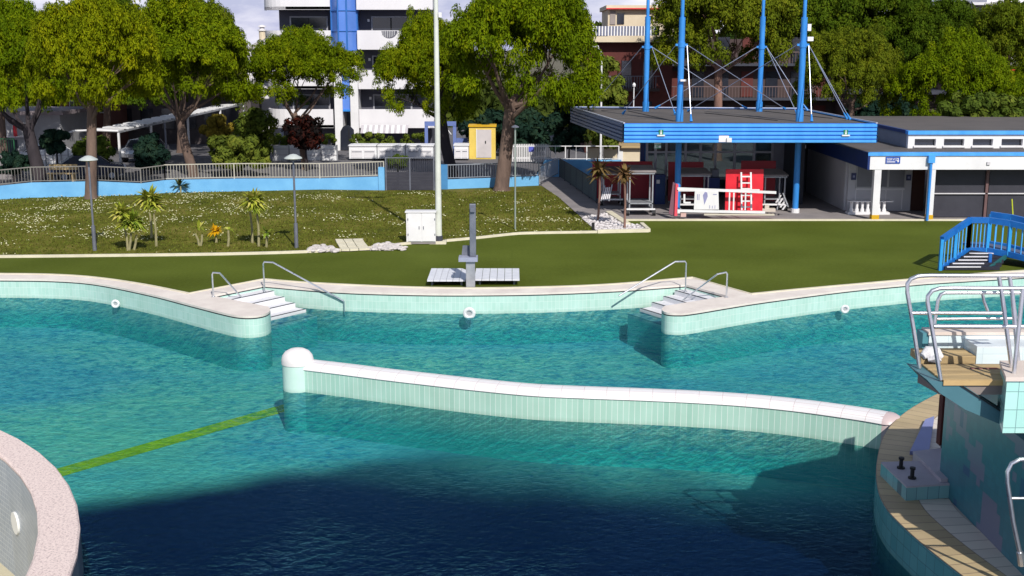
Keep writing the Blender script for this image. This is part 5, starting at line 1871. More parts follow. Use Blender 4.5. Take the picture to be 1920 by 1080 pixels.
def trolley(label, x0, x1, yt, Y, lid):
    a, b_ = V(x0, 388, Y), V(x1, yt, Y)
    th = thing('trolley', label, 'trolley', ((a.x + b_.x) / 2, Y, .02), 'wheeled trolleys under the canopy')
    D_ = 1.1
    z1 = b_.z
    for x in (a.x, b_.x - .06):
        for y in (Y, Y + D_):
            MB().box(x, x + .06, y, y + .06, .25, z1 - .25).build('leg', GALV, th)
    MB().box(a.x - .05, b_.x + .05, Y - .06, Y + D_ + .1, z1 - .25, z1 - .19).build('top_rail', GALV, th)
    MB().extr([(a.x - .1, Y - .1, z1 - .17), (b_.x + .1, Y - .1, z1 - .17), (b_.x, Y + D_, z1), (a.x, Y + D_, z1)], (0, 0, .06)).build('lid', lid, th)
    for z in (.3, .55):
        MB().box(a.x, b_.x, Y, Y + D_, z, z + .05).build('shelf', GALV, th)
    MB().bar((a.x - .1, Y, .32), (b_.x + .1, Y, .32), .07).build('axle_rail', WHITE, th)
    for x in (a.x - .05, b_.x + .05):
        for y in (Y, Y + D_):
            w_ = MB().tube([(x - .07, y, .15), (x + .07, y, .15)], .13, 14).build('wheel', BLACK, th)
            MB().tube([(x - .08, y, .15), (x + .08, y, .15)], .07, 10).build('hub', WHITE, w_)
LIDG = M('grey_lid', (.28, .25, .25), (.2, .18, .18), rough=.7)
trolley('wheeled steel trolley with a grey lid, leftmost under the canopy', 1179, 1226, 316, 53.0, LIDG)
trolley('wheeled steel trolley behind the lying white frame, right of the left blue column', 1274, 1330, 321, 54.6, LIDG)
trolley('wheeled steel trolley with a grey lid beside the right blue column', 1432, 1474, 323, 54.6, LIDG)
trolley('grey trolley with a dark lid at the far left under the canopy', 1130, 1165, 318, 56.5, M('dark_lid', (.12, .09, .09), rough=.7))
# fridge
a, b_ = V(1228, 370, 57), V(1248, 328, 57)
th = thing('blue_fridge', 'dark blue drinks fridge with a white label between the first trolley and the left column', 'fridge', ((a.x + b_.x) / 2, 57, .02))
MB().box(a.x, b_.x, 57, 57.6, .02, b_.z).build('body', DKBLUE, th)
d = MB().box(a.x + .04, b_.x - .04, 56.96, 56.998, .15, b_.z - .1).build('door', M('fridge_blue', (.01, .045, .16), rough=.3), th)
MB().box(V(1231, 330, 57).x, V(1237, 330, 57).x, 56.94, 56.958, ZV(344, 57), ZV(337, 57)).build('sticker', WHITE, d)
th2 = MB().box(V(1335, 330, 57.5).x, V(1348, 330, 57.5).x, 57.5, 58.1, .02, ZV(318, 57.5)).build('grey_locker', GREYM)
tag(th2, 'narrow grey locker between the two red panels', 'locker')
tag(MB().box(V(1328, 330, 56.5).x, V(1350, 330, 56.5).x, 56.5, 57.2, .02, ZV(334, 56.5)).build('dark_crate', DKBLUE), 'dark blue crate in front of the narrow grey locker', 'crate')
# lifeguard chair lying on its side
Y = 51.9
lc = thing('lifeguard_chair', 'white lifeguard chair frame lying on its side along the kerb, with a red back board', 'lifeguard chair', (V(1360, 395, Y).x, Y, .02))
def P2(px, py, y=Y):
    return V(px, py, y)
MB().bar(P2(1270, 353.5), P2(1455, 361), .11).build('upper_beam', WHITE, lc)
MB().bar(P2(1270, 356.5, Y + .8), P2(1424, 357, Y + .8), .1).build('upper_beam', WHITE, lc)
MB().bar(P2(1270, 395), P2(1434, 398), .11).build('lower_beam', WHITE, lc)
MB().bar(P2(1320, 402), P2(1452, 402.5), .07).build('lower_beam', M('cream_beam', (.6, .55, .45), rough=.6), lc)
MB().extr([P2(1267, 344), P2(1272, 346), P2(1270, 405), P2(1264.5, 405)], (0, .1, 0)).build('red_board', M('faded_red', (.75, .09, .13), (.65, .07, .1), rough=.5), lc)
MB().extr([P2(1262, 341, Y + .1), P2(1268, 345, Y + .1), P2(1265, 405, Y + .1), P2(1254, 401, Y + .1)], (-.0, .06, 0)).build('red_board_back', M('back_board_mauve', (.2, .09, .12), rough=.6), lc)
bd = MB().extr([P2(1303, 357, Y - .07), P2(1347, 359, Y - .07), P2(1348, 393, Y - .07), P2(1301, 393, Y - .07)], (0, .03, 0)).build('white_board', WHITE, lc)
GP = M('board_print_violet', (.30, .30, .52), rough=.6)
MB().extr([P2(1318, 366, Y - .08), P2(1322, 359.5, Y - .08), P2(1326, 361, Y - .08), P2(1327, 368, Y - .08), P2(1324, 376, Y - .08), P2(1320.5, 384, Y - .08), P2(1319.5, 375, Y - .08)], (0, .006, 0)).build('print', GP, bd)
for (x0, x1, y0, y1) in [(1307, 1308.6, 364, 375), (1310, 1311.6, 364, 375), (1337, 1344, 364, 365.3), (1330, 1331.2, 385, 391), (1335, 1336.2, 386, 391), (1340, 1341.2, 385, 391)]:
    a, b_ = P2(x0, y1, Y - .08), P2(x1, y0, Y - .08)
    MB().box(a.x, b_.x, a.y, a.y + .006, a.z, b_.z).build('print', GP, bd)
MB().bar(P2(1283, 364), P2(1283, 381), .08).bar(P2(1284, 380), P2(1295, 380), .07).build('footrest', WHITE, lc)
for px in (1368, 1376, 1398):
    MB().bar(P2(px, 360), P2(px - 1, 394), .06).build('rung', WHITE, lc)
MB().obox(P2(1281, 401, Y + .1), (.12, 0, 0), (0, .1, 0), (0, 0, .12)).build('foot_block', M('pinkish_block', (.6, .4, .36)), lc)
# ladder leaning on the bright panel
Y = 53.0
ld = thing('white_ladder', 'white ladder leaning upright against the bright red panel', 'ladder', (V(1399, 395, Y).x, Y, .02))
for px in (1389.5, 1407.5):
    MB().bar(V(px + 1, 394, Y - .25), V(px, 323, Y + .02), .07).build('rail', WHITE, ld)
for k, py in enumerate((331, 343, 354, 366, 377, 388)):
    q0, q1 = V(1390, py, Y - .02 - .03 * k), V(1408, py, Y - .02 - .03 * k)
    MB().bar(q0, q1, .06).build('rung', WHITE, ld)
# folded striped sun bed and bits by the right column
q = V(1462, 390, 53)
sbn = thing('folded_chair', 'folded white slatted deck chair beside the right blue column', 'deck chair', (q.x, 53, .02))
mb = MB()
for k in range(4):
    mb.bar(V(1455 + k * 4, 380 + k * 4.5, 52.8), V(1464 + k * 4, 366 + k * 5, 53.0), .07, .03)
mb.build('slats', WHITE, sbn)
MB().bar(V(1457, 393, 52.9), V(1462, 362, 52.9), .05).bar(V(1478, 388, 52.9), V(1468, 362, 52.9), .05).build('frame', GALV, sbn)
q = G(1438, 397, .02)
cr_ = MB().box(q.x - .3, q.x + .4, q.y, q.y + .3, .02, .16).box(q.x - .1, q.x + .1, q.y + .02, q.y + .25, .16, .32).build('broken_block', M('pale_blocks', (.62, .55, .48), (.5, .44, .38), rough=.9))
tag(cr_, 'small pile of pale blocks right of the lying lifeguard chair', 'blocks')
q = V(1140, 372, 55)
fc = thing('folded_chair', 'folded white striped deck chair leaning left of the first trolley', 'deck chair', (q.x, 55, .02))
mb = MB()
for k in range(5):
    mb.bar(V(1128 + k * 3.5, 374 - k * .3, 54.4), V(1133 + k * 3.5, 352 - k * .3, 54.7), .05, .03)
mb.build('slats', WHITE2, fc)
MB().bar(V(1127, 377, 54.4), V(1134, 348, 54.7), .05).bar(V(1142, 377, 54.4), V(1148, 346, 54.7), .05).build('frame', GALV, fc)

# ------------------------------------------------------------------ white changing block at the right
cbk = thing('changing_block', 'low white changing block with blue-edged roofs and a strip of high windows', 'building', (20, 55, 0))
Y = 51.5
x0 = V(1628, 300, Y).x
X1 = 40.0
z0, z1 = ZV(318, Y), ZV(292, Y)
zb1 = ZV(286, Y)
MB().box(x0, X1, Y, Y + .3, z0, z1).build('front_beam', WHITE, cbk)
MB().box(x0 - .03, X1, Y - .06, Y + .3, z1, zb1).build('roof_edge', BLUEF, cbk)
xb = 15.0
MB().extr([(x0, Y + .3, z1 + .03), (X1, Y + .3, z1 + .03), (X1, 54.2, z1 + .08), (18.1, 54.2, z1 + .08), (18.1, 60, z1 + .1), (xb, 60, z1 + .1)], (0, 0, .06)).build('lower_roof', ROOFG, cbk)
MB().extr([(x0 - .03, Y - .05, z0), (x0 - .03, Y - .05, zb1), (xb - .03, 60, zb1 + .05), (xb - .03, 60, z0 + .25)], (.1, 0, 0)).build('side_beam', DKBLUE, cbk)
# upper storey
UY = 53.8
ux = V(1703, 260, UY).x
uz0, uz1, uzb = z1 + .05, ZV(252, UY), ZV(245.5, UY)
wxs = [(1715, 1755), (1770, 1808), (1824, 1862), (1878, 1918), (1933, 1972), (1988, 2026)]
mb = MB()
zw0, zw1 = ZV(273, UY), ZV(260.5, UY)
prev = ux
mb.box(ux, X1, UY, UY + .25, uz0, zw0)
mb.box(ux, X1, UY, UY + .25, zw1, uz1)
for a, b_ in wxs:
    xa, xb_ = V(a, 265, UY).x, V(b_, 265, UY).x
    mb.box(prev, xa, UY, UY + .25, zw0, zw1)
    prev = xb_
mb.box(prev, X1, UY, UY + .25, zw0, zw1)
mb.build('upper_wall', WHITE, cbk)
for a, b_ in wxs:
    xa, xb_ = V(a, 265, UY).x, V(b_, 265, UY).x
    f_ = MB().box(xa, xb_, UY + .2, UY + .22, zw0, zw1).build('window', GLASSD, cbk)
    MB().box(xa - .05, xb_ + .05, UY - .08, UY, zw0 - .08, zw0).build('sill', WHITE, f_)
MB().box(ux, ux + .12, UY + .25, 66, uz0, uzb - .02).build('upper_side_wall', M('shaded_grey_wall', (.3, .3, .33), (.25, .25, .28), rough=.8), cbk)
MB().box(ux - .05, X1, UY - .1, UY + .3, uz1, uzb).build('roof_edge', BLUEF, cbk)
MB().box(ux - .06, ux + .1, UY + .3, 66, uzb - .13, uzb + .02).build('roof_edge', DKBLUE, cbk)
MB().box(ux + .1, X1, UY + .3, 66, uzb - .08, uzb - .02).build('upper_roof', ROOFG, cbk)
# pillars, downpipe
for px, w_ in ((1632, .3), (1733, .24)):
    x = G(px, 409, .02).x
    yb = G(px, 409, .02).y
    pl = MB().box(x - w_ / 2, x + w_ / 2, Y + .02, Y + .32, .02, z0).build('pillar', WHITE, cbk)
    MB().box(x - w_ / 2 - .012, x + w_ / 2 + .012, Y + .005, Y + .335, .02, .26).build('yellow_base', YELLOWD, pl)
x = V(1741, 350, Y).x
dp = MB().tube([(x, Y - .1, .03), (x, Y - .1, z1 - .15)], .065, 12).build('downpipe', BLUE, cbk, smooth=True)
MB().box(x - .14, x + .14, Y - .2, Y - .002, z1 - .3, z1 + .02).build('hopper', BLUEF, dp)
# inner walls, window, doorway
IY = 54.6
GREYI = M('porch_grey_wall', (.58, .57, .60), (.50, .49, .52), rough=.8, scale=.6)
xi0, xi1 = V(1590, 350, IY).x, V(1709, 350, IY).x
MB().box(xi0, xi1, IY, IY + .2, .02, z0 + .4).build('porch_wall', GREYI, cbk)
f_ = MB().box(V(1605, 330, IY).x, V(1697, 330, IY).x, IY - .05, IY, ZV(352, IY), ZV(306, IY)).build('window', M('pale_frame', (.5, .5, .52), rough=.5), cbk)
for a, b_ in ((1607, 1663), (1667, 1695)):
    MB().box(V(a, 330, IY).x, V(b_, 330, IY).x, IY - .07, IY - .051, ZV(350, IY), ZV(309, IY)).build('pane', M('frosted_pane', (.2, .2, .23), (.17, .17, .2), rough=.3), f_)
mb = MB()
for px in (1605, 1662, 1693):
    mb.box(V(px, 330, IY).x, V(px, 330, IY).x + .05, IY - .03, IY - .001, .1, ZV(353, IY))
mb.box(V(1605, 330, IY).x, V(1697, 330, IY).x, IY - .06, IY - .001, ZV(356, IY), ZV(353, IY))
mb.build('panel_joints', WHITE2, cbk)
MB().box(V(1710, 330, IY).x, V(1736, 330, IY).x, IY + .1, IY + .3, .02, z0 + .3).build('door', M('dark_brown_door', (.075, .03, .02), (.055, .022, .016), rough=.6), cbk)
for px, py0, py1 in ((1600, 324, 337), (1703, 327, 338)):
    n_ = MB().box(V(px - 4.5, 330, IY).x, V(px + 4.5, 330, IY).x, IY - .09, IY - .055, ZV(py1, IY), ZV(py0, IY)).build('notice', M('notice_dark_blue', (.05, .06, .16), rough=.5), cbk)
    MB().box(V(px - 2, 330, IY).x, V(px + 2, 330, IY).x, IY - .1, IY - .091, ZV((py0 + py1) / 2 + 2, IY), ZV((py0 + py1) / 2 - 2, IY)).build('print', M('notice_print', (.3, .32, .5)), n_)
# passage on the left of the block
MB().box(xi0 - .1, xi0 + .08, IY + .2, 62, .02, z0 + .4).build('passage_wall', GREYI, cbk)
MB().box(12.9, xi0 - .1, 62, 62.2, .02, z0 + .7).build('passage_end', DKGREY, cbk)
MB().box(V(1490, 330, 58).x, V(1494, 330, 58).x + .1, 57.0, 62, .02, 3).build('passage_wall', DKGREY, cbk)
MB().box(V(1545, 330, 61.9).x, V(1570, 330, 61.9).x, 61.9, 61.98, .1, 2.2).build('grille', GATEM, cbk)
# dark screens on the right bays
MESHD = M('dark_screen', (.04, .04, .055), (.03, .03, .042), rough=.6, scale=2)
for a, b_ in ((1748, 1850), (1856, 1960), (1966, 2080)):
    MB().box(V(a, 330, 52.4).x, V(b_, 330, 52.4).x, 52.4, 52.46, .05, z0 + .1).build('screen', MESHD, cbk)
    MB().box(V(b_, 330, 52.3).x, V(b_ + 5, 330, 52.3).x, 52.3, 52.4, .02, z0 + .1).build('screen_post', M('reddish_post', (.16, .09, .09)), cbk)
MB().box(V(1748, 330, 52.3).x, X1, 52.3, 52.35, ZV(364, 52.3), ZV(362, 52.3)).build('screen_rail', GREYP, cbk)
MB().box(V(1848, 330, Y).x, V(1854, 330, Y).x, Y - .06, Y - .001, ZV(309, Y), ZV(303, Y)).build('wall_lamp', GREYP, cbk)
yl = G(1856, 400, .02)
tag(MB().tube([(yl.x, 51.2, .02), (yl.x - .1, 51.3, 1.0)], .03, 8).build('yellow_stick', M('lime_paint', (.55, .6, .03), rough=.5)), 'lime yellow pole leaning against the dark screen behind the bridge', 'pole')
# sign with lettering and arrow
s = sign_box(1660, 1688, 294, 306.5, M('sign_blue', (.03, .09, .42), rough=.4), dy=.002, name='direction_sign', par=cbk, Y=Y)
def text(txt, loc, size, mat, par, name='lettering'):
    cu = bpy.data.curves.new(name, 'FONT')
    cu.body = txt
    cu.size = size
    cu.extrude = .003
    o = bpy.data.objects.new(name, cu)
    COL.objects.link(o)
    dg = bpy.context.evaluated_depsgraph_get()
    me = bpy.data.meshes.new_from_object(o.evaluated_get(dg))
    bpy.data.objects.remove(o)
    mo = bpy.data.objects.new(name, me)
    COL.objects.link(mo)
    me.materials.append(mat)
    mo.parent = par
    mo.location = Vector(loc) - OFF[par.name]
    mo.rotation_euler = (PI / 2, 0, 0)
    return mo
c = V(1661, 300.5, Y)
text('SERVIZI', (c.x + .02, Y - .04, c.z - .01), .16, WHITE, s)
MB().box(c.x + .03, c.x + .40, Y - .045, Y - .036, c.z - .085, c.z - .05).build('underline', WHITE, s)
c = V(1683.5, 300.5, Y)
arrow(c.x, c.z, .10, Y - .045, WHITE, s)
# benches in the porch
be = thing('porch_bench', 'low white bench with turned legs on a base in front of the porch window', 'bench', (V(1628, 390, 53.5).x, 53.5, .02))
a, b_ = V(1592, 377, 53.5), V(1674, 377, 53.5)
MB().box(a.x, b_.x, 53.4, 53.8, a.z - .03, a.z + .02).build('seat', WHITE2, be)
MB().box(a.x - .05, b_.x - .15, 53.35, 53.85, .02, .12).build('base', WHITE, be)
for k in range(7):
    x = a.x + .15 + k * (b_.x - a.x - .5) / 6
    MB().lathe((x, 53.6, .12), [(.09, 0), (.1, .08), (.06, .2), (.08, a.z - .15)], 10).build('leg', WHITE, be, smooth=True)

# ------------------------------------------------------------------ blue footbridge
fb = thing('footbridge', 'bright blue footbridge with barred railings and dark steps over the pool edge', 'bridge', tuple(G(1815, 506)))
bz = .62
p0 = G(1762, 507, 0)
q0 = V(1815, 469, p0.y + 1.35)
L1 = [p0, Vector((q0.x, q0.y, q0.z))]
far = [Vector((q0.x, q0.y, q0.z))] + [V(1850, 469.5, q0.y - .1), V(1890, 476, q0.y - .5), V(1925, 485, q0.y - 1.0), V(2010, 515, q0.y - 2.2)]
RH = .98
def bridge_rail(pts, name='railing_panel'):
    for i in range(len(pts) - 1):
        a, b_ = pts[i], pts[i + 1]
        n = max(3, int((b_ - a).length / (.22 if abs(b_.y - a.y) > .5 * abs(b_.x - a.x) else .105)))
        mb = MB()
        for k in range(1, n):
            q = a.lerp(b_, k / n)
            mb.box(q.x - .016, q.x + .016, q.y - .016, q.y + .016, q.z + .06, q.z + RH)
        mb.build('bars', BLUEL, fb)
    for i in range(len(pts) - 1):
        a, b_ = pts[i], pts[i + 1]
        MB().bar(a + U * (RH + .1), b_ + U * (RH + .1), .14, .2).build('top_rail', BLUEB, fb)
        MB().bar(a + U * 0.0, b_ + U * 0.0, .12, .2).build('stringer', BLUEB, fb)
    for p in pts:
        MB().box(p.x - .05, p.x + .05, p.y - .06, p.y + .06, p.z - .05, p.z + RH + .1).build('post', M('bridge_post_blue', (.03, .33, .75), rough=.4), fb)
mid = p0.lerp(L1[1], .5)
bridge_rail([p0, mid, L1[1]])
bridge_rail(far)
off2 = Vector((.35, 1.5, 0))
bridge_rail([f + off2 + Vector((.3, 0, 0)) for f in far[1:]])
nst = 5
for k in range(nst):
    u = (k + .4) / nst
    a = p0.lerp(L1[1], u)
    wd = 1.95 - .12 * k
    a.z = .1 + u * (q0.z - .12)
    tr_ = MB().box(a.x + .05, a.x + wd, a.y - .1, a.y + .32, a.z - .13, a.z).build('tread', M('dark_tread', (.02, .02, .035), rough=.6), fb)
    MB().box(a.x + .12, a.x + wd * .66, a.y - .13, a.y - .08, a.z - .025, a.z + .012).build('nosing', M('pale_nosing', (.78, .76, .8), rough=.5), tr_)
MB().extr([(p0.x + .1, p0.y - .02, .01), (p0.x + 1.85, p0.y - .02, .01), (far[2].x - .15, q0.y - .05, .45), (q0.x + .1, q0.y - .05, .5)], (0, .05, -.02)).build('underside_shade', BLACK, fb)  # added black sheet, stands in for the shade beneath the treads
mb = MB()
for i in range(len(far) - 1):
    a, b_ = far[i], far[i + 1]
    mb.extr([a, b_, b_ + off2, a + off2], (0, 0, .06))
mb.build('deck', M('bridge_deck', (.1, .12, .2), rough=.7), fb)
MB().bar((p0.x + 1.75, p0.y + .1, .05), far[2] + Vector((-.1, -.05, -.1)), .08, .14).build('side_stringer', M('dark_teal_steel', (.02, .12, .12), rough=.5), fb)
MB().bar((p0.x + 1.9, p0.y + .5, -.02), (p0.x + 1.9, p0.y + .5, .5), .1).build('support', BLUEB, fb)

# ------------------------------------------------------------------ diving island
isl = thing('diving_island', 'rounded tiled island at the pool edge that carries the diving tower', 'pool island', (9, 20, 0))
ol = spline([G(*p, .03) for p in [(1880, 707), (1800, 721), (1760, 738), (1700, 772), (1660, 812), (1644, 865), (1645, 915), (1662, 955), (1700, 995), (1740, 1030), (1780, 1062), (1850, 1115), (1960, 1190)]], 5)
isl_poly = [(p.x, p.y) for p in ol] + [(18, 13.5), (18, 26.5)]
MB().poly(isl_poly, .03).build('deck', M('island_deck_tile', (.60, .52, .45), (.50, .43, .38), rough=.7, scale=1.2, bump=.1), isl)
MB().wall([(p.x, p.y) for p in reversed(ol)], FZ, .03).build('tiled_wall', tile_mat('island_wall_tile', (.16, .42, .42), (.12, .36, .37), (.1, .2, .22), .25, .25, .005), isl)
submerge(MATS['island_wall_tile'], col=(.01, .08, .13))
inn = offs(ol, .62)
OCH = tile_mat('ochre_deck_tile', (.56, .43, .25), (.46, .35, .21), (.28, .20, .14), .31, .62, .012, rough=.6, dirt=.4)
mb = MB().strip([p + U * .015 for p in ol], [Vector((p.x, p.y, .045)) for p in inn])
o_ = mb.build('edge_tiles', OCH, isl, fix=False)
inn2 = offs(ol, 1.15)
CRT = tile_mat('cream_deck_tile', (.74, .66, .56), (.66, .58, .5), (.4, .34, .3), .31, .53, .012, rough=.6)
MB().strip([Vector((p.x, p.y, .04)) for p in inn], [Vector((p.x, p.y, .04)) for p in inn2]).build('inner_tiles', CRT, isl, fix=False)

tw = thing('diving_tower', 'tiled diving tower with a planked platform and chrome guard rails', 'diving tower', (8.5, 17.5, 0))
m, t, b = nt('tower_mosaic')
N, L = t.nodes, t.links
uv = N.new('ShaderNodeUVMap')
br = N.new('ShaderNodeTexBrick'); br.offset = 0
for k_, v_ in (('Scale', 1), ('Brick Width', .14), ('Row Height', .14), ('Mortar Size', .004)):
    br.inputs[k_].default_value = v_
br.inputs['Color1'].default_value = (.045, .19, .24, 1); br.inputs['Color2'].default_value = (.035, .155, .205, 1); br.inputs['Mortar'].default_value = (.05, .15, .18, 1)
L.new(uv.outputs[0], br.inputs['Vector'])
# stepped patches of grey tile: noise sampled on the tile grid
mp = N.new('ShaderNodeVectorMath'); mp.operation = 'SNAP'; mp.inputs[1].default_value = (.14, .14, .14)
L.new(uv.outputs[0], mp.inputs[0])
nz = N.new('ShaderNodeTexNoise'); nz.inputs['Scale'].default_value = .75; nz.inputs['Detail'].default_value = 1.5
L.new(mp.outputs[0], nz.inputs['Vector'])
th1 = N.new('ShaderNodeMath'); th1.operation = 'GREATER_THAN'; th1.inputs[1].default_value = .53
L.new(nz.outputs['Fac'], th1.inputs[0])
mxa = N.new('ShaderNodeMixRGB'); mxa.inputs['Color2'].default_value = (.16, .17, .25, 1)
L.new(th1.outputs[0], mxa.inputs['Fac']); L.new(br.outputs['Color'], mxa.inputs['Color1'])
nz2 = N.new('ShaderNodeTexNoise'); nz2.inputs['Scale'].default_value = 2.1; nz2.inputs['Detail'].default_value = 0
L.new(mp.outputs[0], nz2.inputs['Vector'])
th2_ = N.new('ShaderNodeMath'); th2_.operation = 'GREATER_THAN'; th2_.inputs[1].default_value = .67
L.new(nz2.outputs['Fac'], th2_.inputs[0])
mxb = N.new('ShaderNodeMixRGB'); mxb.inputs['Color2'].default_value = (.03, .10, .20, 1)
L.new(th2_.outputs[0], mxb.inputs['Fac']); L.new(mxa.outputs[0], mxb.inputs['Color1'])
L.new(mxb.outputs[0], b.inputs['Base Color']); b.inputs['Roughness'].default_value = .3
MOS = m
PZ = 2.9
tx = 7.38
body = [(tx, 14.6), (12.5, 14.6), (12.5, 19.2), (tx, 19.2)]
mb = MB().wall([(tx, 19.2), (tx, 14.6), (12.5, 14.6), (12.5, 19.2), (tx, 19.2)], .03, PZ - .02)
mb.build('tiled_body', MOS, tw, fix=False)
# bracket under the overhanging platform
Pn, Pf = G(1764, 712, PZ), G(1722, 690, PZ)
yb_ = Pn.y - .012
bk_ = [V(*p, yb_) for p in [(1738, 712), (1765, 716), (1800, 718), (1878, 771), (1925, 800), (1925, 830), (1890, 802), (1810, 768), (1762, 737)]]
mb = MB().extr(bk_, (0, .9, 0))
mb.build('bracket', M('bracket_teal', (.075, .19, .23), (.055, .155, .19), rough=.5), tw)
MB().extr([V(1795, 716.5, yb_ - .02), V(1880, 772, yb_ - .02), V(1925, 803, yb_ - .02), V(1925, 806, yb_ - .02), V(1880, 775, yb_ - .02), V(1790, 716.5, yb_ - .02)], (0, .015, 0)).build('joint_line', BLACK, tw)
# platform slab + planks
MB().prism([(Pn.x, Pn.y), (12.5, Pn.y), (12.5, 19.2), (V(1740, 615, 19.2).x, 19.2), (Pf.x, Pf.y)], PZ - .22, PZ - .05).build('platform_slab', M('slab_grey_brown', (.26, .22, .2), (.2, .17, .16), rough=.8), tw)
nb_ = 3
y0_, y1_ = Pn.y + .02, G(1800, 682, PZ).y
xr_ = V(1884, 700, 16.5).x
for k in range(nb_):
    a, b_ = y0_ + (y1_ - y0_) * k / nb_, y0_ + (y1_ - y0_) * (k + .93) / nb_
    MB().box(Pn.x + .02 + .0 * k, xr_ + (1.6 if k == 2 else 0), a, b_, PZ - .05, PZ).build('plank', WOOD, tw, bevel=.008)
MB().box(Pn.x + .03, xr_, Pn.y - .035, Pn.y + .015, PZ - .075, PZ - .0).build('edge_plank', M('edge_plank_ochre', (.60, .42, .19), (.46, .31, .14), rough=.6), tw)
ua, ub = G(1760, 668, PZ + .08), G(1760, 652, PZ + .08)
for k in range(2):
    a, b_ = ua.y + (ub.y - ua.y) * k / 2, ua.y + (ub.y - ua.y) * (k + .93) / 2
    MB().box(V(1726, 690, ua.y).x, V(1828, 690, ua.y).x, a, b_, PZ - .04, PZ + .08).build('plank', WOOD, tw, bevel=.008)
# tiled step and backing block of the platform
WT = tile_mat('white_step_tile', (.76, .86, .90), (.70, .82, .88), (.55, .68, .74), .6, .6, .004, uv=True)
def tblock(xa, xb_, ya, yb2, za, zb_, name, mat, top):
    mb = MB().wall([(xa, yb2), (xa, ya), (xb_, ya), (xb_, yb2)], za, zb_)
    o = mb.build(name, mat, tw, fix=False)
    MB().box(xa - .02, xb_ + .02, ya - .02, yb2, zb_, zb_ + .05).build(name + '_top', top, o)
CT = M('cream_top_tile', (.72, .62, .55), (.64, .54, .48), rough=.6)
ya = ub.y + .05
za = PZ - .1
zb_ = ZV(628, ya)
tblock(V(1738, 690, ya).x, V(1990, 690, ya).x, ya, ya + .3, za, zb_, 'tiled_step', WT, CT)
MB().box(V(1727, 690, ya).x, V(1739, 690, ya).x, ya + .02, ya + .3, PZ - .12, zb_ + .02).build('step_end', M('shaded_side_teal', (.10, .30, .36), rough=.4), tw)  # left face of the block, its shade painted in as teal
ya2 = G(1860, 676, PZ).y
MB().wall([(V(1829, 690, ya2).x, ya), (V(1829, 690, ya2).x, ya2), (V(2000, 690, ya2).x, ya2)], PZ - .05, ZV(652, ya2)).build('tiled_face', WT, tw, fix=False)
MB().box(V(1829, 690, ya2).x, V(2000, 690, ya2).x, ya2 - .0, ya, ZV(652, ya2), ZV(652, ya2) + .02).build('tiled_step_top', WT if False else M('pale_step_top', (.74, .80, .84), rough=.5), tw)
# near parapet block, bright tiles facing the camera
yn = 15.55
xa_ = V(1885, 750, yn).x
mb = MB().wall([(V(1876, 690, 16.38).x, 16.38), (xa_, yn), (10, yn)], ZV(812, yn), ZV(714, yn))
o = mb.build('parapet', TILET, tw, fix=False)
MB().prism([(V(1873, 690, 16.4).x, 16.4), (xa_ - .03, yn - .03), (10, yn - .03), (10, 16.4)], ZV(714, yn), ZV(714, yn) + .06).build('parapet_top', CT, o)
# chrome brace of a removed board on the platform
zp_ = PZ
pts_ = [V(1814, 712, 16.6), V(1814, 697, 16.6), V(1820, 693.5, 16.6), V(1868, 693.5, 16.6), V(1874, 696, 16.6)]
MB().tube(pts_, .035, 8).build('grab_bar', M('rusty_brown_metal', (.22, .09, .07), (.15, .06, .05), rough=.5, scale=8), tw, smooth=True)
MB().tube([V(1838, 722, 16.3), V(1838, 712, 16.3)], .06, 8).tube([V(1845, 723, 16.3), V(1845, 713, 16.3)], .04, 8).build('bolt', MATS['rusty_brown_metal'], tw)
# guard rails
CH = STEEL
def pipes(pts, r=.03):
    MB().tube(pts, r, 10).build('guard_rail', CH, tw, smooth=True)
def curve(px, Y):
    return [V(a, b_, Y) for a, b_ in px]
ra, rb = Pf.y, Pn.y
pipes(curve([(1724, 690), (1712, 612), (1701, 548), (1701.5, 532), (1708, 523), (1722, 517.5), (1745, 516.5), (1990, 517.5)], ra))
pipes(curve([(1709.5, 587), (1885, 587)], ra), .028)
pipes(curve([(1764, 712), (1750, 630), (1739, 567), (1740, 555), (1748, 545), (1763, 540.5), (1785, 540), (1990, 541)], rb))
pipes(curve([(1751, 612), (1990, 613)], rb), .034)
pipes(curve([(1752, 608), (1759, 562), (1764, 552), (1772, 549), (1990, 549)], ra + .3), .026)
pipes(curve([(1757, 598), (1905, 597)], ra + .3), .022)
for (x0_, y0p, x1_, y1p, yy) in [(1873, 519, 1884, 586, ra), (1893, 519, 1904, 597, ra), (1877, 541, 1897, 690, rb), (1897, 541, 1909, 676, rb), (1918, 541, 1900, 712, rb - .3)]:
    pipes([V(x1_, y1p, yy), V(x0_, y0p, yy)], .03)
pipes(curve([(1852, 583), (1845, 565), (1841, 546)], ra + .5), .022)
# white rolled cover tucked beside the rail
q = G(1744, 678, PZ)
cv_ = thing('rolled_cover', 'crumpled white rolled cover lying at the platform corner beside the rail', 'cover', tuple(q))
mb = MB()
mb.tube([q + Vector((-.12, .0, .08)), q + Vector((-.04, .04, .13)), q + Vector((.1, .02, .12)), q + Vector((.17, 0, .06))], [.05, .1, .1, .04], 10)
mb.build('roll', M('white_fabric', (.78, .77, .78), (.6, .59, .62), rough=.9, scale=6, bump=.5, bscale=12), cv_, smooth=True)
mb = MB().tube([q + Vector((-.05, -.05, .04)), q + Vector((.05, -.09, .07)), q + Vector((.12, -.07, .03))], [.03, .07, .03], 8)
mb.build('flap', MATS['white_fabric'], cv_, smooth=True)
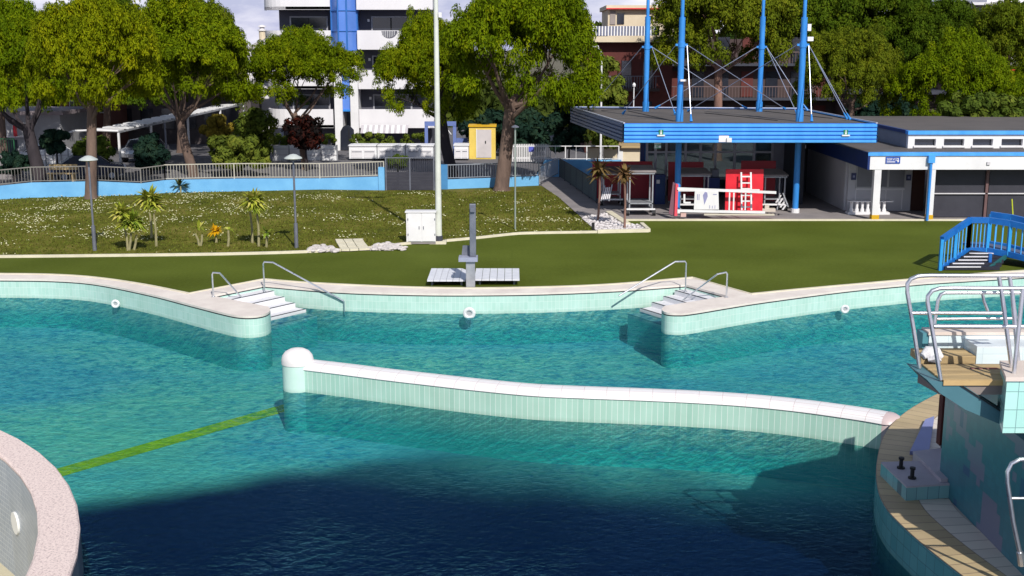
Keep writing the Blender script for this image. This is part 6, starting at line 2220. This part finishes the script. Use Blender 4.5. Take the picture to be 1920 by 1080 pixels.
# red-brown post standing on the island, stepped plinths
st = thing('steel_post', 'dark red steel post standing on the stepped plinth under the platform', 'post', tuple(G(1776, 838, .3)))
b0_ = G(1776, 840, .36)
MB().tube([b0_, (b0_.x, b0_.y, 1.9)], .085, 10).build('post', M('dark_red_post', (.16, .025, .045), (.1, .02, .03), rough=.4), st, smooth=True)
MB().box(b0_.x - .1, b0_.x + .06, b0_.y + .12, b0_.y + .3, .36, 1.9).build('rear_channel', MAROON, st)
MB().lathe(b0_, [(.12, 0), (.12, .03), (.07, .04)], 12).build('base_plate', DKGREY, st)
PLT = M('plinth_top_grey', (.46, .42, .46), (.38, .35, .40), rough=.7, scale=2)
sp1 = thing('springboard_base', 'low tiled springboard base with two bolts jutting over the water from the island', 'springboard base', tuple(G(1740, 930, .1)))
c1 = [G(*p, .30) for p in [(1652, 866), (1733, 864), (1797, 906), (1700, 912)]]
MB().prism([(p.x, p.y) for p in c1], .045, .27).build('tiled_side', tile_mat('base_tile', (.24, .48, .5), (.2, .42, .45), (.1, .2, .24), .2, .3, .006, uv=False), sp1)
MB().prism([(p.x, p.y) for p in c1], .27, .30).build('top', PLT, sp1)
for px, py in ((1689, 878), (1710, 897)):
    q = G(px, py, .30)
    MB().lathe(q, [(.07, 0), (.07, .025), (.035, .03), (.035, .16), (.05, .165), (.05, .2)], 10).build('bolt', BLACK, sp1)
sp2 = thing('stepped_plinth', 'grey stepped plinth behind the springboard base', 'plinth', tuple(G(1760, 880, .3)))
c2 = [G(*p, .36) for p in [(1712, 846), (1800, 836), (1812, 895), (1764, 898)]]
MB().prism([(p.x, p.y) for p in c2], .05, .36).build('block', PLT, sp2)
c3 = [G(*p, .12) for p in [(1706, 846), (1742, 846), (1752, 780), (1735, 786)]]
MB().prism([(p.x, p.y) for p in c3], .05, .12).build('blue_tile_strip', M('blue_grey_tile', (.24, .27, .5), (.2, .22, .42), rough=.5), sp2)
# chrome ladder rail at the right edge
lr = thing('ladder_rail', 'chrome ladder rail curving into the frame at the lower right edge', 'handrail', (6.6, 15.3, .1))
yy = 15.2
MB().tube([V(*p, yy) for p in [(1912, 1035), (1900, 980), (1889, 905), (1889, 885), (1897, 869), (1912, 861.5), (1950, 860), (1985, 868), (2000, 900), (2010, 1000)]], .03, 10).build('rail', CH, lr, smooth=True)
MB().tube([V(1895, 934, yy), V(1998, 934, yy)], .02, 8).build('crossbar', CH, lr, smooth=True)
MB().tube([V(1912, 1035, yy), V(1916, 1060, yy)], .05, 8).build('foot', STEEL, lr)

# ------------------------------------------------------------------ round tub at the lower left
tb = thing('round_tub', 'round raised basin with a speckled stone rim and mosaic inner wall', 'basin', (ox, oy, 0))
iw = .62
n_ = 72
oc = [Vector((ox + orr * math.cos(2 * PI * k / n_), oy + orr * math.sin(2 * PI * k / n_), 0)) for k in range(n_ + 1)]
ic = [Vector((ox + (orr - iw) * math.cos(2 * PI * k / n_), oy + (orr - iw) * math.sin(2 * PI * k / n_), 0)) for k in range(n_ + 1)]
m, t, b = nt('speckled_rim_stone')
N, L = t.nodes, t.links
g = N.new('ShaderNodeNewGeometry')
vo = N.new('ShaderNodeTexNoise'); vo.inputs['Scale'].default_value = 26; vo.inputs['Detail'].default_value = 6; vo.inputs['Roughness'].default_value = .8
L.new(g.outputs['Position'], vo.inputs['Vector'])
r = N.new('ShaderNodeValToRGB'); e = r.color_ramp.elements
e[0].position = .36; e[0].color = (.30, .22, .22, 1); e[1].position = .62; e[1].color = (.84, .70, .64, 1)
k_ = e.new(.47); k_.color = (.72, .58, .54, 1)
L.new(vo.outputs['Fac'], r.inputs[0]); L.new(r.outputs[0], b.inputs['Base Color']); b.inputs['Roughness'].default_value = .85
bp = N.new('ShaderNodeBump'); bp.inputs['Strength'].default_value = .4; bp.inputs['Distance'].default_value = .02
L.new(vo.outputs['Fac'], bp.inputs['Height']); L.new(bp.outputs[0], b.inputs['Normal'])
RIM = m
rim = MB()
prof = [(0, TZ - .10), (0, TZ - .03), (.03, TZ), (iw - .04, TZ), (iw, TZ - .03), (iw, TZ - .08)]
for (d0, za_), (d1, zb2) in zip(prof[:-1], prof[1:]):
    rim.strip([Vector((ox + (orr - d0) * math.cos(2 * PI * k / n_), oy + (orr - d0) * math.sin(2 * PI * k / n_), za_)) for k in range(n_ + 1)],
              [Vector((ox + (orr - d1) * math.cos(2 * PI * k / n_), oy + (orr - d1) * math.sin(2 * PI * k / n_), zb2)) for k in range(n_ + 1)])
rim.build('rim', RIM, tb, smooth=False, fix=False)
MB().wall([(p.x, p.y) for p in oc], -2.3, TZ - .08).build('outer_wall', M('outer_wall_dark_tile', (.12, .15, .18), (.08, .1, .13), rough=.4, scale=3), tb, fix=False)
IWM = tile_mat('tub_mosaic', (.34, .39, .46), (.28, .33, .41), (.52, .56, .6), .1, .1, .008, rough=.3)
ic2 = [Vector((ox + (orr - iw + .0) * math.cos(2 * PI * k / n_), oy + (orr - iw + .0) * math.sin(2 * PI * k / n_), 0)) for k in range(n_ + 1)]
TF = -2.2
MB().wall([(p.x, p.y) for p in reversed(ic2)], TF, TZ - .07).build('mosaic_wall', IWM, tb, fix=False)
MB().poly([(p.x, p.y) for p in ic[:-1]], TF).build('basin_floor', M('cream_basin_floor', (.62, .55, .38), (.52, .46, .32), rough=.6, scale=2), tb)
# round light on the inner wall: where the sight line meets the wall
d = ray(32, 980)
a_ = d.x ** 2 + d.y ** 2
b_ = -2 * (d.x * ox + d.y * oy)
c_ = ox ** 2 + oy ** 2 - (orr - iw) ** 2
tt = (-b_ + math.sqrt(max(0, b_ * b_ - 4 * a_ * c_))) / (2 * a_)
hit = Vector((d.x * tt, d.y * tt, CAMZ + d.z * tt))
print('tub', ox, oy, orr, 'hit', hit, tt)
if hit.z < TF:
    hit = G(32, 980, TF)
    nrm = Vector((0, 0, 1))
else:
    nrm = Vector((ox - hit.x, oy - hit.y, 0)).normalized()
pp = [hit + nrm * .01, hit + nrm * .05]
MB().tube(pp, .21, 28).build('round_light', M('light_white', (.85, .84, .8), (.8, .79, .75), rough=.4), tb)

# ------------------------------------------------------------------ far wood closing the view
rg = np.random.default_rng(5)
C = []
for k in range(620):
    x = rg.uniform(-75, 75)
    C.append((x, 118 + rg.uniform(-4, 4), rg.uniform(0, 6.0) if x < -24 else (rg.uniform(0, 3) if x < 8 else rg.uniform(0, 8.6 + .06 * (x - 8)))))
C = np.array(C)
me = leaf_mesh('far_wood', C - np.array([0, 118, 0]), rg.uniform(1.1, 2.0, len(C)), 130, .42, PINED, 77, cut=-.9)
o = bpy.data.objects.new('far_wood', me)
COL.objects.link(o)
o.location = (0, 118, 0)
tag(o, 'dark belt of distant trees closing the view behind the houses', 'wood', kind='stuff')
